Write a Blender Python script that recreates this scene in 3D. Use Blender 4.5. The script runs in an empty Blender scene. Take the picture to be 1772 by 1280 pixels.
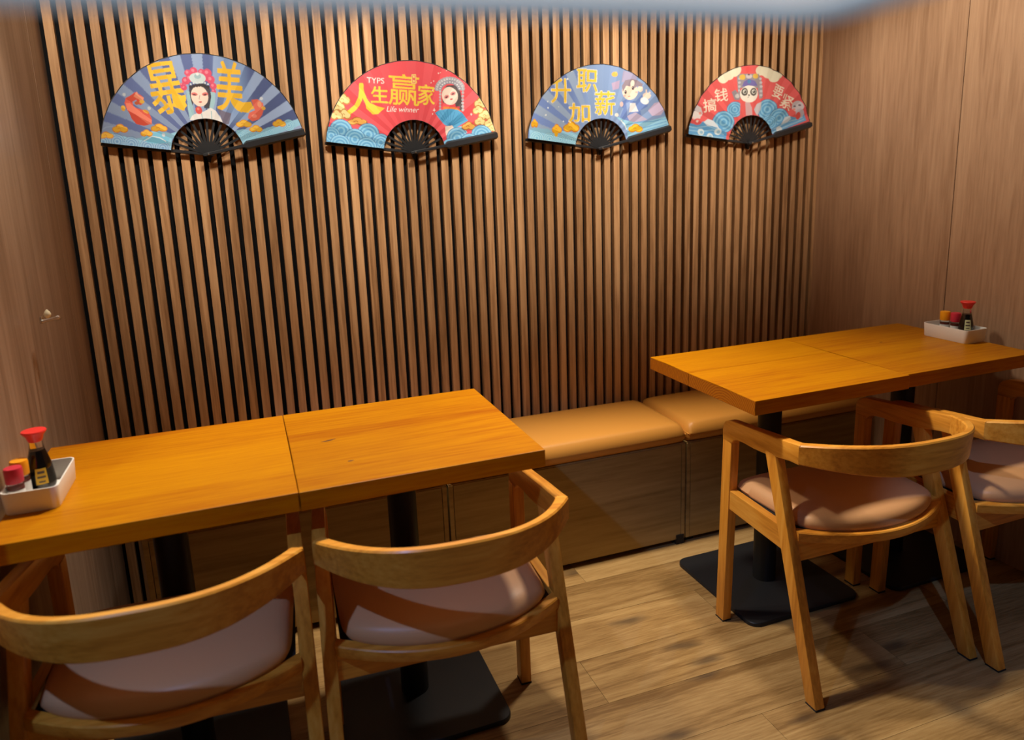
import bpy, bmesh, math, random
import numpy as np
from mathutils import Vector, Matrix

scene = bpy.context.scene
COL = scene.collection
random.seed(7)

# ------------------------------------------------------------------ camera
FPX = 1268.1
CAM = Vector((0.5032, -2.5720, 1.4118))
YAW, PITCH, ROLL = 0.34108, 0.20674, -0.03706
def cam_axes():
    ca, sa, cb, sb = math.cos(YAW), math.sin(YAW), math.cos(PITCH), math.sin(PITCH)
    fwd = Vector((sa*cb, ca*cb, -sb)); right = Vector((ca, -sa, 0)); up = right.cross(fwd)
    cr, sr = math.cos(ROLL), math.sin(ROLL)
    return right*cr + up*sr, -right*sr + up*cr, fwd
cd = bpy.data.cameras.new('camera')
cd.sensor_fit = 'HORIZONTAL'; cd.sensor_width = 36.0
cd.lens = FPX/1772*36.0
cd.shift_y = -77.48/1772
cd.clip_start = 0.01
cd.dof.use_dof = True; cd.dof.focus_distance = 2.15; cd.dof.aperture_fstop = 2.5
cam = bpy.data.objects.new('camera', cd); COL.objects.link(cam)
_r, _u, _f = cam_axes()
cam.matrix_world = Matrix(((_r.x, _u.x, -_f.x, CAM.x), (_r.y, _u.y, -_f.y, CAM.y), (_r.z, _u.z, -_f.z, CAM.z), (0, 0, 0, 1)))
scene.camera = cam

# ------------------------------------------------------------------ light and exposure
scene.view_settings.view_transform = 'Standard'
scene.view_settings.look = 'None'
scene.view_settings.gamma = 1.0
scene.view_settings.use_curve_mapping = False
scene.view_settings.exposure = 0.0
w = bpy.data.worlds.new('world'); scene.world = w; w.use_nodes = True
w.node_tree.nodes['Background'].inputs[0].default_value = (0.72, 0.68, 0.62, 1)
w.node_tree.nodes['Background'].inputs[1].default_value = 0.036

def spot(name, loc, power, color, cone, blend, size, target=None):
    d = bpy.data.lights.new(name, 'SPOT'); d.energy = power; d.color = color
    d.spot_size = math.radians(cone); d.spot_blend = blend; d.shadow_soft_size = size
    o = bpy.data.objects.new(name, d); COL.objects.link(o); o.location = loc
    v = (Vector(target) - Vector(loc)) if target else Vector((0, 0, -1))
    o.rotation_euler = v.to_track_quat('-Z', 'Y').to_euler()
    return o
WARM = (1.0, 0.90, 0.75)
COOL = (0.28, 0.48, 1.0)
for x, e, c in ((0.35, 62, 90), (0.95, 128, 90), (1.74, 86, 76)):      # downlights over the tables
    spot('ceiling_downlight', (x, -0.40, 2.38), e, WARM, c, 0.6, 0.07, (x + 0.12, -1.15, 0.79))
for x, e in ((0.12, 42), (0.62, 58), (1.12, 70), (1.62, 72), (2.12, 60), (2.58, 40)):   # accent spots washing the slatted wall and the fans
    spot('wall_wash', (x, -0.88, 2.38), e, WARM, 50, 0.7, 0.05, (x, 0.0, 1.61))
spot('wall_wash', (1.90, -0.95, 2.38), 66, WARM, 58, 0.9, 0.05, (2.83, -0.70, 1.70))  # added to brighten the right wall; no fitting known there
spot('room_downlight', (1.10, -2.35, 2.40), 60, COOL, 26, 0.4, 0.02, (2.72, -1.34, 0))
spot('room_downlight', (-0.35, -2.05, 2.40), 66, COOL, 54, 0.5, 0.02, (0.50, -1.15, 0.4))
ART = [
 [
  ("P", (150, 205, 235), [-301.1, 38.8, -296.0, 63.3, -270.4, 72.4, -240.2, 62.3, -209.8, 50.3, -184.4, 53.6, -164.3, 70.6, -131.3, 73.9, -103.3, 63.8, -72.7, 73.0, -99.9, 46.2, -106.0, 11.1]),
  ("E", (95, 130, 190), [-288.2, 44.3, 19.2, 21.0, 0.00]),
  ("E", (165, 205, 235), [-288.2, 44.3, 18.2, 20.0, 0.00]),
  ("E", (120, 165, 215), [-288.2, 44.3, 15.3, 16.8, 0.00]),
  ("E", (165, 205, 235), [-288.2, 44.3, 12.6, 13.9, 0.00]),
  ("E", (120, 165, 215), [-288.2, 44.3, 10.0, 10.9, 0.00]),
  ("E", (165, 205, 235), [-288.2, 44.3, 6.9, 7.6, 0.00]),
  ("E", (120, 165, 215), [-288.2, 44.3, 3.8, 4.2, 0.00]),
  ("E", (95, 130, 190), [-251.5, 43.5, 21.1, 23.1, 0.00]),
  ("E", (165, 205, 235), [-251.5, 43.5, 20.1, 21.9, 0.00]),
  ("E", (120, 165, 215), [-251.5, 43.5, 16.9, 18.5, 0.00]),
  ("E", (165, 205, 235), [-251.5, 43.5, 13.9, 15.2, 0.00]),
  ("E", (120, 165, 215), [-251.5, 43.5, 11.0, 12.0, 0.00]),
  ("E", (165, 205, 235), [-251.5, 43.5, 7.6, 8.3, 0.00]),
  ("E", (120, 165, 215), [-251.5, 43.5, 4.2, 4.6, 0.00]),
  ("E", (95, 130, 190), [-213.6, 35.0, 21.4, 23.2, 0.00]),
  ("E", (165, 205, 235), [-213.6, 35.0, 20.3, 22.1, 0.00]),
  ("E", (120, 165, 215), [-213.6, 35.0, 17.1, 18.6, 0.00]),
  ("E", (165, 205, 235), [-213.6, 35.0, 14.1, 15.3, 0.00]),
  ("E", (120, 165, 215), [-213.6, 35.0, 11.1, 12.1, 0.00]),
  ("E", (165, 205, 235), [-213.6, 35.0, 7.7, 8.4, 0.00]),
  ("E", (120, 165, 215), [-213.6, 35.0, 4.3, 4.6, 0.00]),
  ("E", (95, 130, 190), [-169.8, 26.3, 21.7, 23.4, 0.00]),
  ("E", (165, 205, 235), [-169.8, 26.3, 20.6, 22.2, 0.00]),
  ("E", (120, 165, 215), [-169.8, 26.3, 17.4, 18.7, 0.00]),
  ("E", (165, 205, 235), [-169.8, 26.3, 14.3, 15.4, 0.00]),
  ("E", (120, 165, 215), [-169.8, 26.3, 11.3, 12.2, 0.00]),
  ("E", (165, 205, 235), [-169.8, 26.3, 7.8, 8.4, 0.00]),
  ("E", (120, 165, 215), [-169.8, 26.3, 4.3, 4.7, 0.00]),
  ("E", (95, 130, 190), [-128.6, 21.4, 20.1, 21.6, 0.00]),
  ("E", (165, 205, 235), [-128.6, 21.4, 19.1, 20.5, 0.00]),
  ("E", (120, 165, 215), [-128.6, 21.4, 16.1, 17.3, 0.00]),
  ("E", (165, 205, 235), [-128.6, 21.4, 13.3, 14.2, 0.00]),
  ("E", (120, 165, 215), [-128.6, 21.4, 10.5, 11.2, 0.00]),
  ("E", (165, 205, 235), [-128.6, 21.4, 7.2, 7.8, 0.00]),
  ("E", (120, 165, 215), [-128.6, 21.4, 4.0, 4.3, 0.00]),
  ("E", (95, 130, 190), [-230.6, 27.7, 14.2, 15.5, 0.00]),
  ("E", (165, 205, 235), [-230.6, 27.7, 13.5, 14.7, 0.00]),
  ("E", (120, 165, 215), [-230.6, 27.7, 11.4, 12.4, 0.00]),
  ("E", (165, 205, 235), [-230.6, 27.7, 9.4, 10.2, 0.00]),
  ("E", (120, 165, 215), [-230.6, 27.7, 7.4, 8.0, 0.00]),
  ("E", (165, 205, 235), [-230.6, 27.7, 5.1, 5.6, 0.00]),
  ("E", (120, 165, 215), [-230.6, 27.7, 2.8, 3.1, 0.00]),
  ("P", (125, 200, 235), [-181.5, 47.8, -161.4, 64.8, -131.7, 70.1, -118.6, 58.2, -104.7, 52.1, -113.9, 36.7, -143.3, 35.4, -168.4, 37.9]),
  ("L", (225, 240, 248), [2.9, -178.4, 43.9, -155.1, 56.9, -133.9, 52.7, -117.1, 40.7]),
  ("L", (170, 195, 230), [2.4, -290.8, 76.5, -275.6, 85.7, -258.0, 87.3, -247.2, 75.8]),
  ("E", (226, 142, 36), [-288.1, 60.5, 11.2, 7.7, 0.00]),
  ("E", (226, 142, 36), [-270.0, 60.1, 11.3, 7.7, 0.00]),
  ("E", (226, 142, 36), [-278.5, 64.5, 11.2, 9.1, 0.00]),
  ("E", (246, 190, 62), [-288.0, 61.0, 9.0, 5.9, 0.00]),
  ("E", (246, 190, 62), [-269.9, 60.7, 9.1, 5.9, 0.00]),
  ("E", (246, 190, 62), [-278.5, 64.5, 9.1, 7.0, 0.00]),
  ("L", (226, 142, 36), [1.63, -286.1, 62.0, -280.3, 64.0, -277.2, 60.8]),
  ("E", (226, 142, 36), [-248.5, 78.4, 12.0, 9.4, 0.00]),
  ("E", (226, 142, 36), [-229.1, 78.1, 12.0, 9.4, 0.00]),
  ("E", (226, 142, 36), [-238.1, 83.4, 12.0, 11.1, 0.00]),
  ("E", (246, 190, 62), [-248.4, 79.1, 9.7, 7.1, 0.00]),
  ("E", (246, 190, 62), [-229.0, 78.8, 9.7, 7.2, 0.00]),
  ("E", (246, 190, 62), [-238.1, 83.4, 9.7, 8.6, 0.00]),
  ("L", (226, 142, 36), [1.74, -246.3, 80.3, -240.2, 82.8, -236.8, 78.9]),
  ("E", (226, 142, 36), [-176.2, 64.6, 9.4, 7.8, 0.00]),
  ("E", (226, 142, 36), [-161.1, 64.3, 9.4, 7.8, 0.00]),
  ("E", (226, 142, 36), [-168.1, 68.7, 9.4, 9.2, 0.00]),
  ("E", (246, 190, 62), [-176.1, 65.1, 7.5, 6.0, 0.00]),
  ("E", (246, 190, 62), [-161.0, 64.8, 7.6, 6.0, 0.00]),
  ("E", (246, 190, 62), [-168.1, 68.7, 7.6, 7.2, 0.00]),
  ("L", (226, 142, 36), [1.36, -174.5, 66.2, -169.7, 68.2, -167.1, 64.9]),
  ("E", (226, 142, 36), [-142.6, 79.2, 13.0, 8.9, 0.00]),
  ("E", (226, 142, 36), [-121.6, 78.9, 13.1, 9.0, 0.00]),
  ("E", (226, 142, 36), [-131.5, 83.9, 13.1, 10.6, 0.00]),
  ("E", (246, 190, 62), [-142.5, 79.8, 10.5, 6.8, 0.00]),
  ("E", (246, 190, 62), [-121.5, 79.5, 10.6, 6.8, 0.00]),
  ("E", (246, 190, 62), [-131.5, 83.9, 10.5, 8.2, 0.00]),
  ("L", (226, 142, 36), [1.89, -140.3, 81.0, -133.7, 83.4, -129.9, 79.6]),
  ("P", (226, 88, 70), [-212.1, 169.8, -197.0, 177.3, -183.5, 186.7, -165.6, 173.5, -164.5, 154.6, -176.1, 147.1, -184.6, 164.1, -195.9, 158.5, -194.3, 143.4, -174.0, 135.7, -156.6, 131.7, -148.7, 108.8, -150.6, 93.4, -172.9, 88.0, -193.6, 94.0, -204.0, 109.4, -207.4, 124.6, -213.0, 135.9, -217.6, 154.8]),
  ("P", (245, 130, 105), [-214.0, 154.8, -203.5, 154.7, -171.9, 124.2, -149.2, 104.9, -150.8, 91.5, -161.4, 93.6, -190.2, 120.6, -213.0, 135.9]),
  ("P", (240, 150, 120), [-190.5, 173.5, -179.7, 188.5, -175.8, 177.3, -162.5, 169.7, -167.5, 158.4, -179.0, 166.0]),
  ("E", (240, 185, 70), [-222.3, 139.8, 6.3, 8.4, 0.00]),
  ("E", (240, 190, 80), [-169.3, 158.4, 7.1, 5.3, 0.00]),
  ("E", (240, 170, 70), [-162.2, 129.9, 9.0, 4.6, -30.0]),
  ("E", (205, 100, 60), [-184.0, 154.7, 6.4, 5.3, 0.00]),
  ("E", (215, 225, 235), [-215.4, 179.2, 4.6, 4.9, 0.00]),
  ("E", (215, 225, 235), [-152.1, 139.3, 4.7, 5.0, 0.00]),
  ("E", (215, 225, 235), [-122.0, 60.2, 4.7, 5.1, 0.00]),
  ("E", (215, 225, 235), [173.4, 167.1, 5.1, 5.2, 0.00]),
  ("T", (247, 196, 52), ['暴', -98.3, 198.1, 95.6, 148.3, 8.0, 3.0]),
  ("P", (250, 205, 60), [-85.0, 184.8, -68.1, 173.3, -45.4, 179.1, -49.7, 157.9, -45.5, 146.4, -58.4, 131.0, -72.2, 138.8, -84.6, 158.1]),
  ("T", (247, 196, 52), ['美', 82.9, 202.4, 72.9, 148.0, -4.0, 4.0]),
  ("P", (247, 196, 52), [81.7, 173.1, 96.2, 165.3, 118.3, 155.4, 141.8, 157.2, 146.0, 141.4, 130.5, 123.6, 115.2, 125.7, 97.5, 141.7]),
  ("E", (224, 86, 118), [-32.4, 242.1, 9.6, 10.0, 0.00]),
  ("E", (240, 140, 160), [-34.4, 244.4, 3.8, 4.0, 0.00]),
  ("E", (224, 86, 118), [-15.2, 248.0, 11.1, 11.5, 0.00]),
  ("E", (240, 140, 160), [-17.1, 250.2, 4.4, 4.6, 0.00]),
  ("E", (224, 86, 118), [-40.6, 219.2, 11.1, 11.5, 0.00]),
  ("E", (240, 140, 160), [-42.6, 221.5, 4.4, 4.6, 0.00]),
  ("E", (224, 86, 118), [-48.4, 200.1, 8.8, 9.2, 0.00]),
  ("E", (240, 140, 160), [-50.3, 202.4, 3.5, 3.7, 0.00]),
  ("E", (224, 86, 118), [6.6, 244.4, 9.7, 10.0, 0.00]),
  ("E", (240, 140, 160), [4.7, 246.6, 3.9, 4.0, 0.00]),
  ("E", (224, 86, 118), [23.2, 242.6, 12.0, 12.4, 0.00]),
  ("E", (240, 140, 160), [21.2, 244.9, 4.8, 4.9, 0.00]),
  ("E", (224, 86, 118), [30.4, 223.5, 12.0, 12.4, 0.00]),
  ("E", (240, 140, 160), [28.4, 225.8, 4.8, 5.0, 0.00]),
  ("E", (224, 86, 118), [35.8, 204.2, 9.8, 10.1, 0.00]),
  ("E", (240, 140, 160), [33.8, 206.5, 3.9, 4.0, 0.00]),
  ("E", (224, 86, 118), [35.9, 188.7, 6.8, 7.0, 0.00]),
  ("E", (240, 140, 160), [33.9, 191.0, 2.7, 2.8, 0.00]),
  ("E", (224, 86, 118), [-28.7, 226.9, 10.3, 10.8, 0.00]),
  ("E", (240, 140, 160), [-30.6, 229.2, 4.1, 4.3, 0.00]),
  ("E", (224, 86, 118), [14.2, 229.1, 10.5, 10.8, 0.00]),
  ("E", (240, 140, 160), [12.2, 231.4, 4.2, 4.3, 0.00]),
  ("E", (224, 86, 118), [-53.0, 207.7, 5.9, 6.1, 0.00]),
  ("E", (240, 140, 160), [-54.9, 210.0, 2.3, 2.5, 0.00]),
  ("E", (205, 222, 226), [-6.5, 227.1, 23.1, 16.2, 0.00]),
  ("E", (165, 195, 205), [-5.8, 232.8, 9.7, 7.7, 0.00]),
  ("E", (230, 240, 240), [-5.8, 239.3, 4.5, 4.6, 0.00]),
  ("P", (165, 205, 218), [-42.0, 192.5, -29.9, 184.8, -28.8, 146.3, -27.3, 111.3, -42.6, 107.6, -44.6, 138.6]),
  ("P", (165, 205, 218), [20.9, 188.7, 39.2, 184.8, 36.2, 157.6, 22.8, 122.6, 9.6, 122.7, 15.5, 157.7]),
  ("P", (72, 70, 82), [-34.1, 196.3, -15.9, 209.8, 10.4, 211.8, 25.5, 196.4, 26.6, 173.2, 17.0, 138.2, 2.0, 138.3, 7.8, 173.2, -20.1, 173.3, -30.0, 146.3, -33.6, 169.4]),
  ("E", (247, 226, 212), [-6.6, 174.0, 24.7, 30.4, 0.00]),
  ("E", (60, 52, 56), [-28.8, 200.9, 4.8, 5.0, 0.00]),
  ("E", (60, 52, 56), [-20.3, 203.9, 4.8, 5.0, 0.00]),
  ("E", (60, 52, 56), [-11.9, 205.8, 4.8, 5.0, 0.00]),
  ("E", (60, 52, 56), [-3.7, 206.4, 4.8, 5.0, 0.00]),
  ("E", (60, 52, 56), [4.5, 205.8, 4.9, 5.0, 0.00]),
  ("E", (60, 52, 56), [12.5, 204.0, 4.9, 5.0, 0.00]),
  ("E", (60, 52, 56), [20.4, 201.1, 4.9, 5.1, 0.00]),
  ("E", (220, 230, 232), [-27.8, 209.7, 2.6, 2.7, 0.00]),
  ("E", (220, 230, 232), [-19.3, 212.8, 2.6, 2.7, 0.00]),
  ("E", (220, 230, 232), [-10.9, 214.6, 2.6, 2.7, 0.00]),
  ("E", (220, 230, 232), [-2.7, 215.2, 2.6, 2.7, 0.00]),
  ("E", (220, 230, 232), [5.5, 214.7, 2.6, 2.7, 0.00]),
  ("E", (220, 230, 232), [13.5, 212.9, 2.6, 2.7, 0.00]),
  ("E", (220, 230, 232), [21.4, 209.9, 2.6, 2.7, 0.00]),
  ("E", (226, 120, 118), [-20.8, 180.2, 8.9, 5.0, -8.0]),
  ("E", (80, 50, 60), [-21.0, 178.3, 5.2, 1.94, -8.0]),
  ("E", (226, 120, 118), [9.8, 180.2, 9.0, 5.1, 8.0]),
  ("E", (80, 50, 60), [9.5, 178.3, 5.2, 1.95, 8.0]),
  ("L", (120, 80, 80), [1.12, -5.5, 177.1, -9.1, 165.5, -5.5, 164.7]),
  ("E", (205, 70, 80), [-6.4, 157.0, 4.9, 2.3, 0.00]),
  ("P", (240, 238, 238), [-43.1, 103.7, -34.1, 117.2, -18.3, 124.9, 0.90, 128.6, 21.0, 140.2, 35.1, 130.3, 46.2, 110.6, 53.6, 90.7, -2.7, 97.4]),
  ("E", (222, 80, 78), [-13.6, 132.6, 9.7, 11.7, 0.00]),
  ("E", (240, 140, 120), [-15.1, 136.5, 3.7, 3.9, 0.00]),
  ("L", (170, 205, 215), [2.6, -7.3, 122.8, -5.7, 103.3]),
  ("L", (170, 205, 215), [2.6, 21.8, 130.4, 20.6, 103.0]),
  ("P", (120, 115, 140), [39.7, 138.1, 61.5, 128.1, 80.0, 122.1, 68.9, 90.5, 53.1, 86.8, 48.1, 110.5]),
  ("P", (236, 112, 92), [143.2, 163.2, 162.2, 165.1, 176.7, 153.1, 179.0, 137.2, 171.1, 117.3, 159.8, 103.4, 139.6, 97.6, 126.9, 107.7, 132.5, 123.6, 150.9, 131.4, 146.4, 145.3]),
  ("E", (246, 160, 120), [166.4, 149.2, 6.3, 9.6, 0.00]),
  ("E", (240, 190, 80), [177.0, 137.2, 6.3, 5.6, 0.00]),
  ("E", (250, 150, 130), [147.1, 113.5, 7.8, 5.6, 0.00]),
  ("E", (240, 190, 80), [143.1, 139.4, 5.5, 5.6, 0.00]),
  ("P", (150, 205, 235), [86.0, 70.4, 109.7, 74.0, 148.0, 65.4, 189.0, 78.9, 238.5, 92.4, 284.2, 104.0, 286.4, 83.6, 102.3, 22.0]),
  ("E", (105, 165, 215), [99.8, 54.2, 15.6, 16.1, 0.00]),
  ("E", (170, 220, 240), [99.8, 54.2, 14.8, 15.3, 0.00]),
  ("E", (125, 190, 230), [99.8, 54.2, 12.5, 12.9, 0.00]),
  ("E", (170, 220, 240), [99.8, 54.2, 10.3, 10.6, 0.00]),
  ("E", (125, 190, 230), [99.8, 54.2, 8.1, 8.4, 0.00]),
  ("E", (170, 220, 240), [99.8, 54.2, 5.6, 5.8, 0.00]),
  ("E", (125, 190, 230), [99.8, 54.2, 3.1, 3.2, 0.00]),
  ("E", (105, 165, 215), [126.9, 51.7, 15.7, 16.2, 0.00]),
  ("E", (170, 220, 240), [126.9, 51.7, 14.9, 15.4, 0.00]),
  ("E", (125, 190, 230), [126.9, 51.7, 12.6, 12.9, 0.00]),
  ("E", (170, 220, 240), [126.9, 51.7, 10.4, 10.7, 0.00]),
  ("E", (125, 190, 230), [126.9, 51.7, 8.2, 8.4, 0.00]),
  ("E", (170, 220, 240), [126.9, 51.7, 5.6, 5.8, 0.00]),
  ("E", (125, 190, 230), [126.9, 51.7, 3.1, 3.2, 0.00]),
  ("E", (105, 165, 215), [158.8, 55.1, 13.9, 14.2, 0.00]),
  ("E", (170, 220, 240), [158.8, 55.1, 13.2, 13.5, 0.00]),
  ("E", (125, 190, 230), [158.8, 55.1, 11.1, 11.4, 0.00]),
  ("E", (170, 220, 240), [158.8, 55.1, 9.1, 9.4, 0.00]),
  ("E", (125, 190, 230), [158.8, 55.1, 7.2, 7.4, 0.00]),
  ("E", (170, 220, 240), [158.8, 55.1, 5.0, 5.1, 0.00]),
  ("E", (125, 190, 230), [158.8, 55.1, 2.8, 2.8, 0.00]),
  ("E", (105, 165, 215), [187.6, 64.7, 14.0, 14.2, 0.00]),
  ("E", (170, 220, 240), [187.6, 64.7, 13.3, 13.5, 0.00]),
  ("E", (125, 190, 230), [187.6, 64.7, 11.2, 11.4, 0.00]),
  ("E", (170, 220, 240), [187.6, 64.7, 9.2, 9.4, 0.00]),
  ("E", (125, 190, 230), [187.6, 64.7, 7.3, 7.4, 0.00]),
  ("E", (170, 220, 240), [187.6, 64.7, 5.0, 5.1, 0.00]),
  ("E", (125, 190, 230), [187.6, 64.7, 2.8, 2.8, 0.00]),
  ("E", (105, 165, 215), [249.8, 84.1, 18.2, 18.4, 0.00]),
  ("E", (170, 220, 240), [249.8, 84.1, 17.3, 17.5, 0.00]),
  ("E", (125, 190, 230), [249.8, 84.1, 14.6, 14.7, 0.00]),
  ("E", (170, 220, 240), [249.8, 84.1, 12.0, 12.1, 0.00]),
  ("E", (125, 190, 230), [249.8, 84.1, 9.5, 9.6, 0.00]),
  ("E", (170, 220, 240), [249.8, 84.1, 6.6, 6.6, 0.00]),
  ("E", (125, 190, 230), [249.8, 84.1, 3.6, 3.7, 0.00]),
  ("E", (226, 150, 36), [102.5, 88.3, 13.3, 8.6, 0.00]),
  ("E", (226, 150, 36), [123.9, 88.0, 13.3, 8.7, 0.00]),
  ("E", (226, 150, 36), [113.7, 92.9, 13.3, 10.2, 0.00]),
  ("E", (246, 195, 62), [102.5, 88.9, 10.7, 6.6, 0.00]),
  ("E", (246, 195, 62), [123.9, 88.6, 10.7, 6.6, 0.00]),
  ("E", (246, 195, 62), [113.7, 92.9, 10.7, 7.9, 0.00]),
  ("L", (226, 150, 36), [1.92, 104.8, 90.1, 111.5, 92.4, 115.4, 88.7]),
  ("E", (226, 150, 36), [139.1, 72.7, 11.0, 8.1, 0.00]),
  ("E", (226, 150, 36), [156.8, 72.4, 11.0, 8.1, 0.00]),
  ("E", (226, 150, 36), [148.4, 77.1, 11.0, 9.6, 0.00]),
  ("E", (246, 195, 62), [139.2, 73.3, 8.8, 6.2, 0.00]),
  ("E", (246, 195, 62), [156.9, 73.0, 8.9, 6.2, 0.00]),
  ("E", (246, 195, 62), [148.4, 77.1, 8.9, 7.5, 0.00]),
  ("L", (226, 150, 36), [1.59, 141.1, 74.4, 146.6, 76.5, 149.8, 73.1]),
  ("E", (226, 150, 36), [211.1, 88.5, 11.4, 8.8, 0.00]),
  ("E", (226, 150, 36), [229.6, 88.2, 11.5, 8.8, 0.00]),
  ("E", (226, 150, 36), [220.8, 93.2, 11.5, 10.4, 0.00]),
  ("E", (246, 195, 62), [211.2, 89.1, 9.2, 6.7, 0.00]),
  ("E", (246, 195, 62), [229.7, 88.8, 9.3, 6.7, 0.00]),
  ("E", (246, 195, 62), [220.8, 93.2, 9.2, 8.0, 0.00]),
  ("L", (226, 150, 36), [1.66, 213.2, 90.3, 218.9, 92.6, 222.3, 88.9]),
 ],
 [
  ("E", (190, 140, 70), [-239.9, 171.6, 12.9, 13.5, 0.00]),
  ("E", (190, 140, 70), [-219.0, 171.5, 13.0, 13.5, 0.00]),
  ("E", (190, 140, 70), [-228.9, 179.0, 13.0, 15.9, 0.00]),
  ("E", (250, 228, 160), [-239.8, 172.5, 10.4, 10.3, 0.00]),
  ("E", (250, 228, 160), [-219.0, 172.4, 10.5, 10.3, 0.00]),
  ("E", (250, 228, 160), [-228.9, 179.0, 10.5, 12.4, 0.00]),
  ("L", (190, 140, 70), [1.88, -237.6, 174.4, -231.0, 178.1, -227.3, 172.5]),
  ("E", (190, 140, 70), [-256.5, 149.6, 11.8, 13.5, 0.00]),
  ("E", (190, 140, 70), [-237.4, 149.5, 11.9, 13.5, 0.00]),
  ("E", (190, 140, 70), [-246.3, 157.0, 11.9, 15.9, 0.00]),
  ("E", (250, 228, 160), [-256.4, 150.5, 9.5, 10.3, 0.00]),
  ("E", (250, 228, 160), [-237.3, 150.4, 9.6, 10.3, 0.00]),
  ("E", (250, 228, 160), [-246.3, 157.0, 9.6, 12.4, 0.00]),
  ("L", (190, 140, 70), [1.72, -254.4, 152.4, -248.3, 156.1, -245.0, 150.5]),
  ("E", (190, 140, 70), [-239.5, 124.2, 11.9, 12.3, 0.00]),
  ("E", (190, 140, 70), [-220.3, 124.0, 12.0, 12.4, 0.00]),
  ("E", (190, 140, 70), [-229.3, 130.9, 11.9, 14.6, 0.00]),
  ("E", (250, 228, 160), [-239.4, 125.0, 9.6, 9.4, 0.00]),
  ("E", (250, 228, 160), [-220.2, 124.8, 9.7, 9.5, 0.00]),
  ("E", (250, 228, 160), [-229.3, 130.9, 9.6, 11.3, 0.00]),
  ("L", (190, 140, 70), [1.73, -237.4, 126.7, -231.3, 130.1, -227.9, 124.9]),
  ("E", (190, 140, 70), [-263.1, 122.7, 10.8, 12.3, 0.00]),
  ("E", (190, 140, 70), [-245.7, 122.5, 10.8, 12.3, 0.00]),
  ("E", (190, 140, 70), [-253.9, 129.4, 10.8, 14.5, 0.00]),
  ("E", (250, 228, 160), [-263.0, 123.5, 8.7, 9.4, 0.00]),
  ("E", (250, 228, 160), [-245.7, 123.4, 8.7, 9.4, 0.00]),
  ("E", (250, 228, 160), [-253.9, 129.4, 8.7, 11.3, 0.00]),
  ("L", (190, 140, 70), [1.56, -261.2, 125.2, -255.7, 128.6, -252.6, 123.4]),
  ("E", (170, 105, 50), [-204.5, 102.1, 18.6, 9.5, 0.00]),
  ("E", (170, 105, 50), [-174.4, 101.7, 18.8, 9.5, 0.00]),
  ("E", (170, 105, 50), [-189.0, 107.2, 18.7, 11.2, 0.00]),
  ("E", (240, 180, 90), [-204.4, 102.8, 15.0, 7.2, 0.00]),
  ("E", (240, 180, 90), [-174.3, 102.4, 15.1, 7.3, 0.00]),
  ("E", (240, 180, 90), [-189.0, 107.2, 15.1, 8.7, 0.00]),
  ("L", (170, 105, 50), [2.7, -201.3, 104.0, -192.1, 106.5, -186.4, 102.5]),
  ("E", (60, 110, 170), [-244.4, 75.3, 38.0, 37.4, 0.00]),
  ("E", (140, 200, 235), [-244.4, 75.3, 36.1, 35.5, 0.00]),
  ("E", (96, 165, 215), [-244.4, 75.3, 30.3, 29.9, 0.00]),
  ("E", (140, 200, 235), [-244.4, 75.3, 25.0, 24.6, 0.00]),
  ("E", (96, 165, 215), [-244.4, 75.3, 19.7, 19.4, 0.00]),
  ("E", (140, 200, 235), [-244.4, 75.3, 13.6, 13.4, 0.00]),
  ("E", (96, 165, 215), [-244.4, 75.3, 7.6, 7.5, 0.00]),
  ("E", (60, 110, 170), [-155.8, 61.7, 37.8, 36.8, 0.00]),
  ("E", (140, 200, 235), [-155.8, 61.7, 35.9, 35.0, 0.00]),
  ("E", (96, 165, 215), [-155.8, 61.7, 30.2, 29.4, 0.00]),
  ("E", (140, 200, 235), [-155.8, 61.7, 24.9, 24.3, 0.00]),
  ("E", (96, 165, 215), [-155.8, 61.7, 19.6, 19.1, 0.00]),
  ("E", (140, 200, 235), [-155.8, 61.7, 13.6, 13.2, 0.00]),
  ("E", (96, 165, 215), [-155.8, 61.7, 7.5, 7.3, 0.00]),
  ("E", (60, 110, 170), [-277.1, 60.4, 29.6, 29.3, 0.00]),
  ("E", (140, 200, 235), [-277.1, 60.4, 28.1, 27.9, 0.00]),
  ("E", (96, 165, 215), [-277.1, 60.4, 23.7, 23.5, 0.00]),
  ("E", (140, 200, 235), [-277.1, 60.4, 19.5, 19.3, 0.00]),
  ("E", (96, 165, 215), [-277.1, 60.4, 15.4, 15.2, 0.00]),
  ("E", (140, 200, 235), [-277.1, 60.4, 10.6, 10.5, 0.00]),
  ("E", (96, 165, 215), [-277.1, 60.4, 5.9, 5.9, 0.00]),
  ("E", (60, 110, 170), [-200.9, 46.9, 35.6, 34.9, 0.00]),
  ("E", (140, 200, 235), [-200.9, 46.9, 33.8, 33.2, 0.00]),
  ("E", (96, 165, 215), [-200.9, 46.9, 28.5, 27.9, 0.00]),
  ("E", (140, 200, 235), [-200.9, 46.9, 23.5, 23.0, 0.00]),
  ("E", (96, 165, 215), [-200.9, 46.9, 18.5, 18.1, 0.00]),
  ("E", (140, 200, 235), [-200.9, 46.9, 12.8, 12.6, 0.00]),
  ("E", (96, 165, 215), [-200.9, 46.9, 7.1, 7.0, 0.00]),
  ("E", (60, 110, 170), [-115.6, 34.6, 31.0, 30.1, 0.00]),
  ("E", (140, 200, 235), [-115.6, 34.6, 29.5, 28.6, 0.00]),
  ("E", (96, 165, 215), [-115.6, 34.6, 24.8, 24.1, 0.00]),
  ("E", (140, 200, 235), [-115.6, 34.6, 20.4, 19.8, 0.00]),
  ("E", (96, 165, 215), [-115.6, 34.6, 16.1, 15.6, 0.00]),
  ("E", (140, 200, 235), [-115.6, 34.6, 11.1, 10.8, 0.00]),
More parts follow.
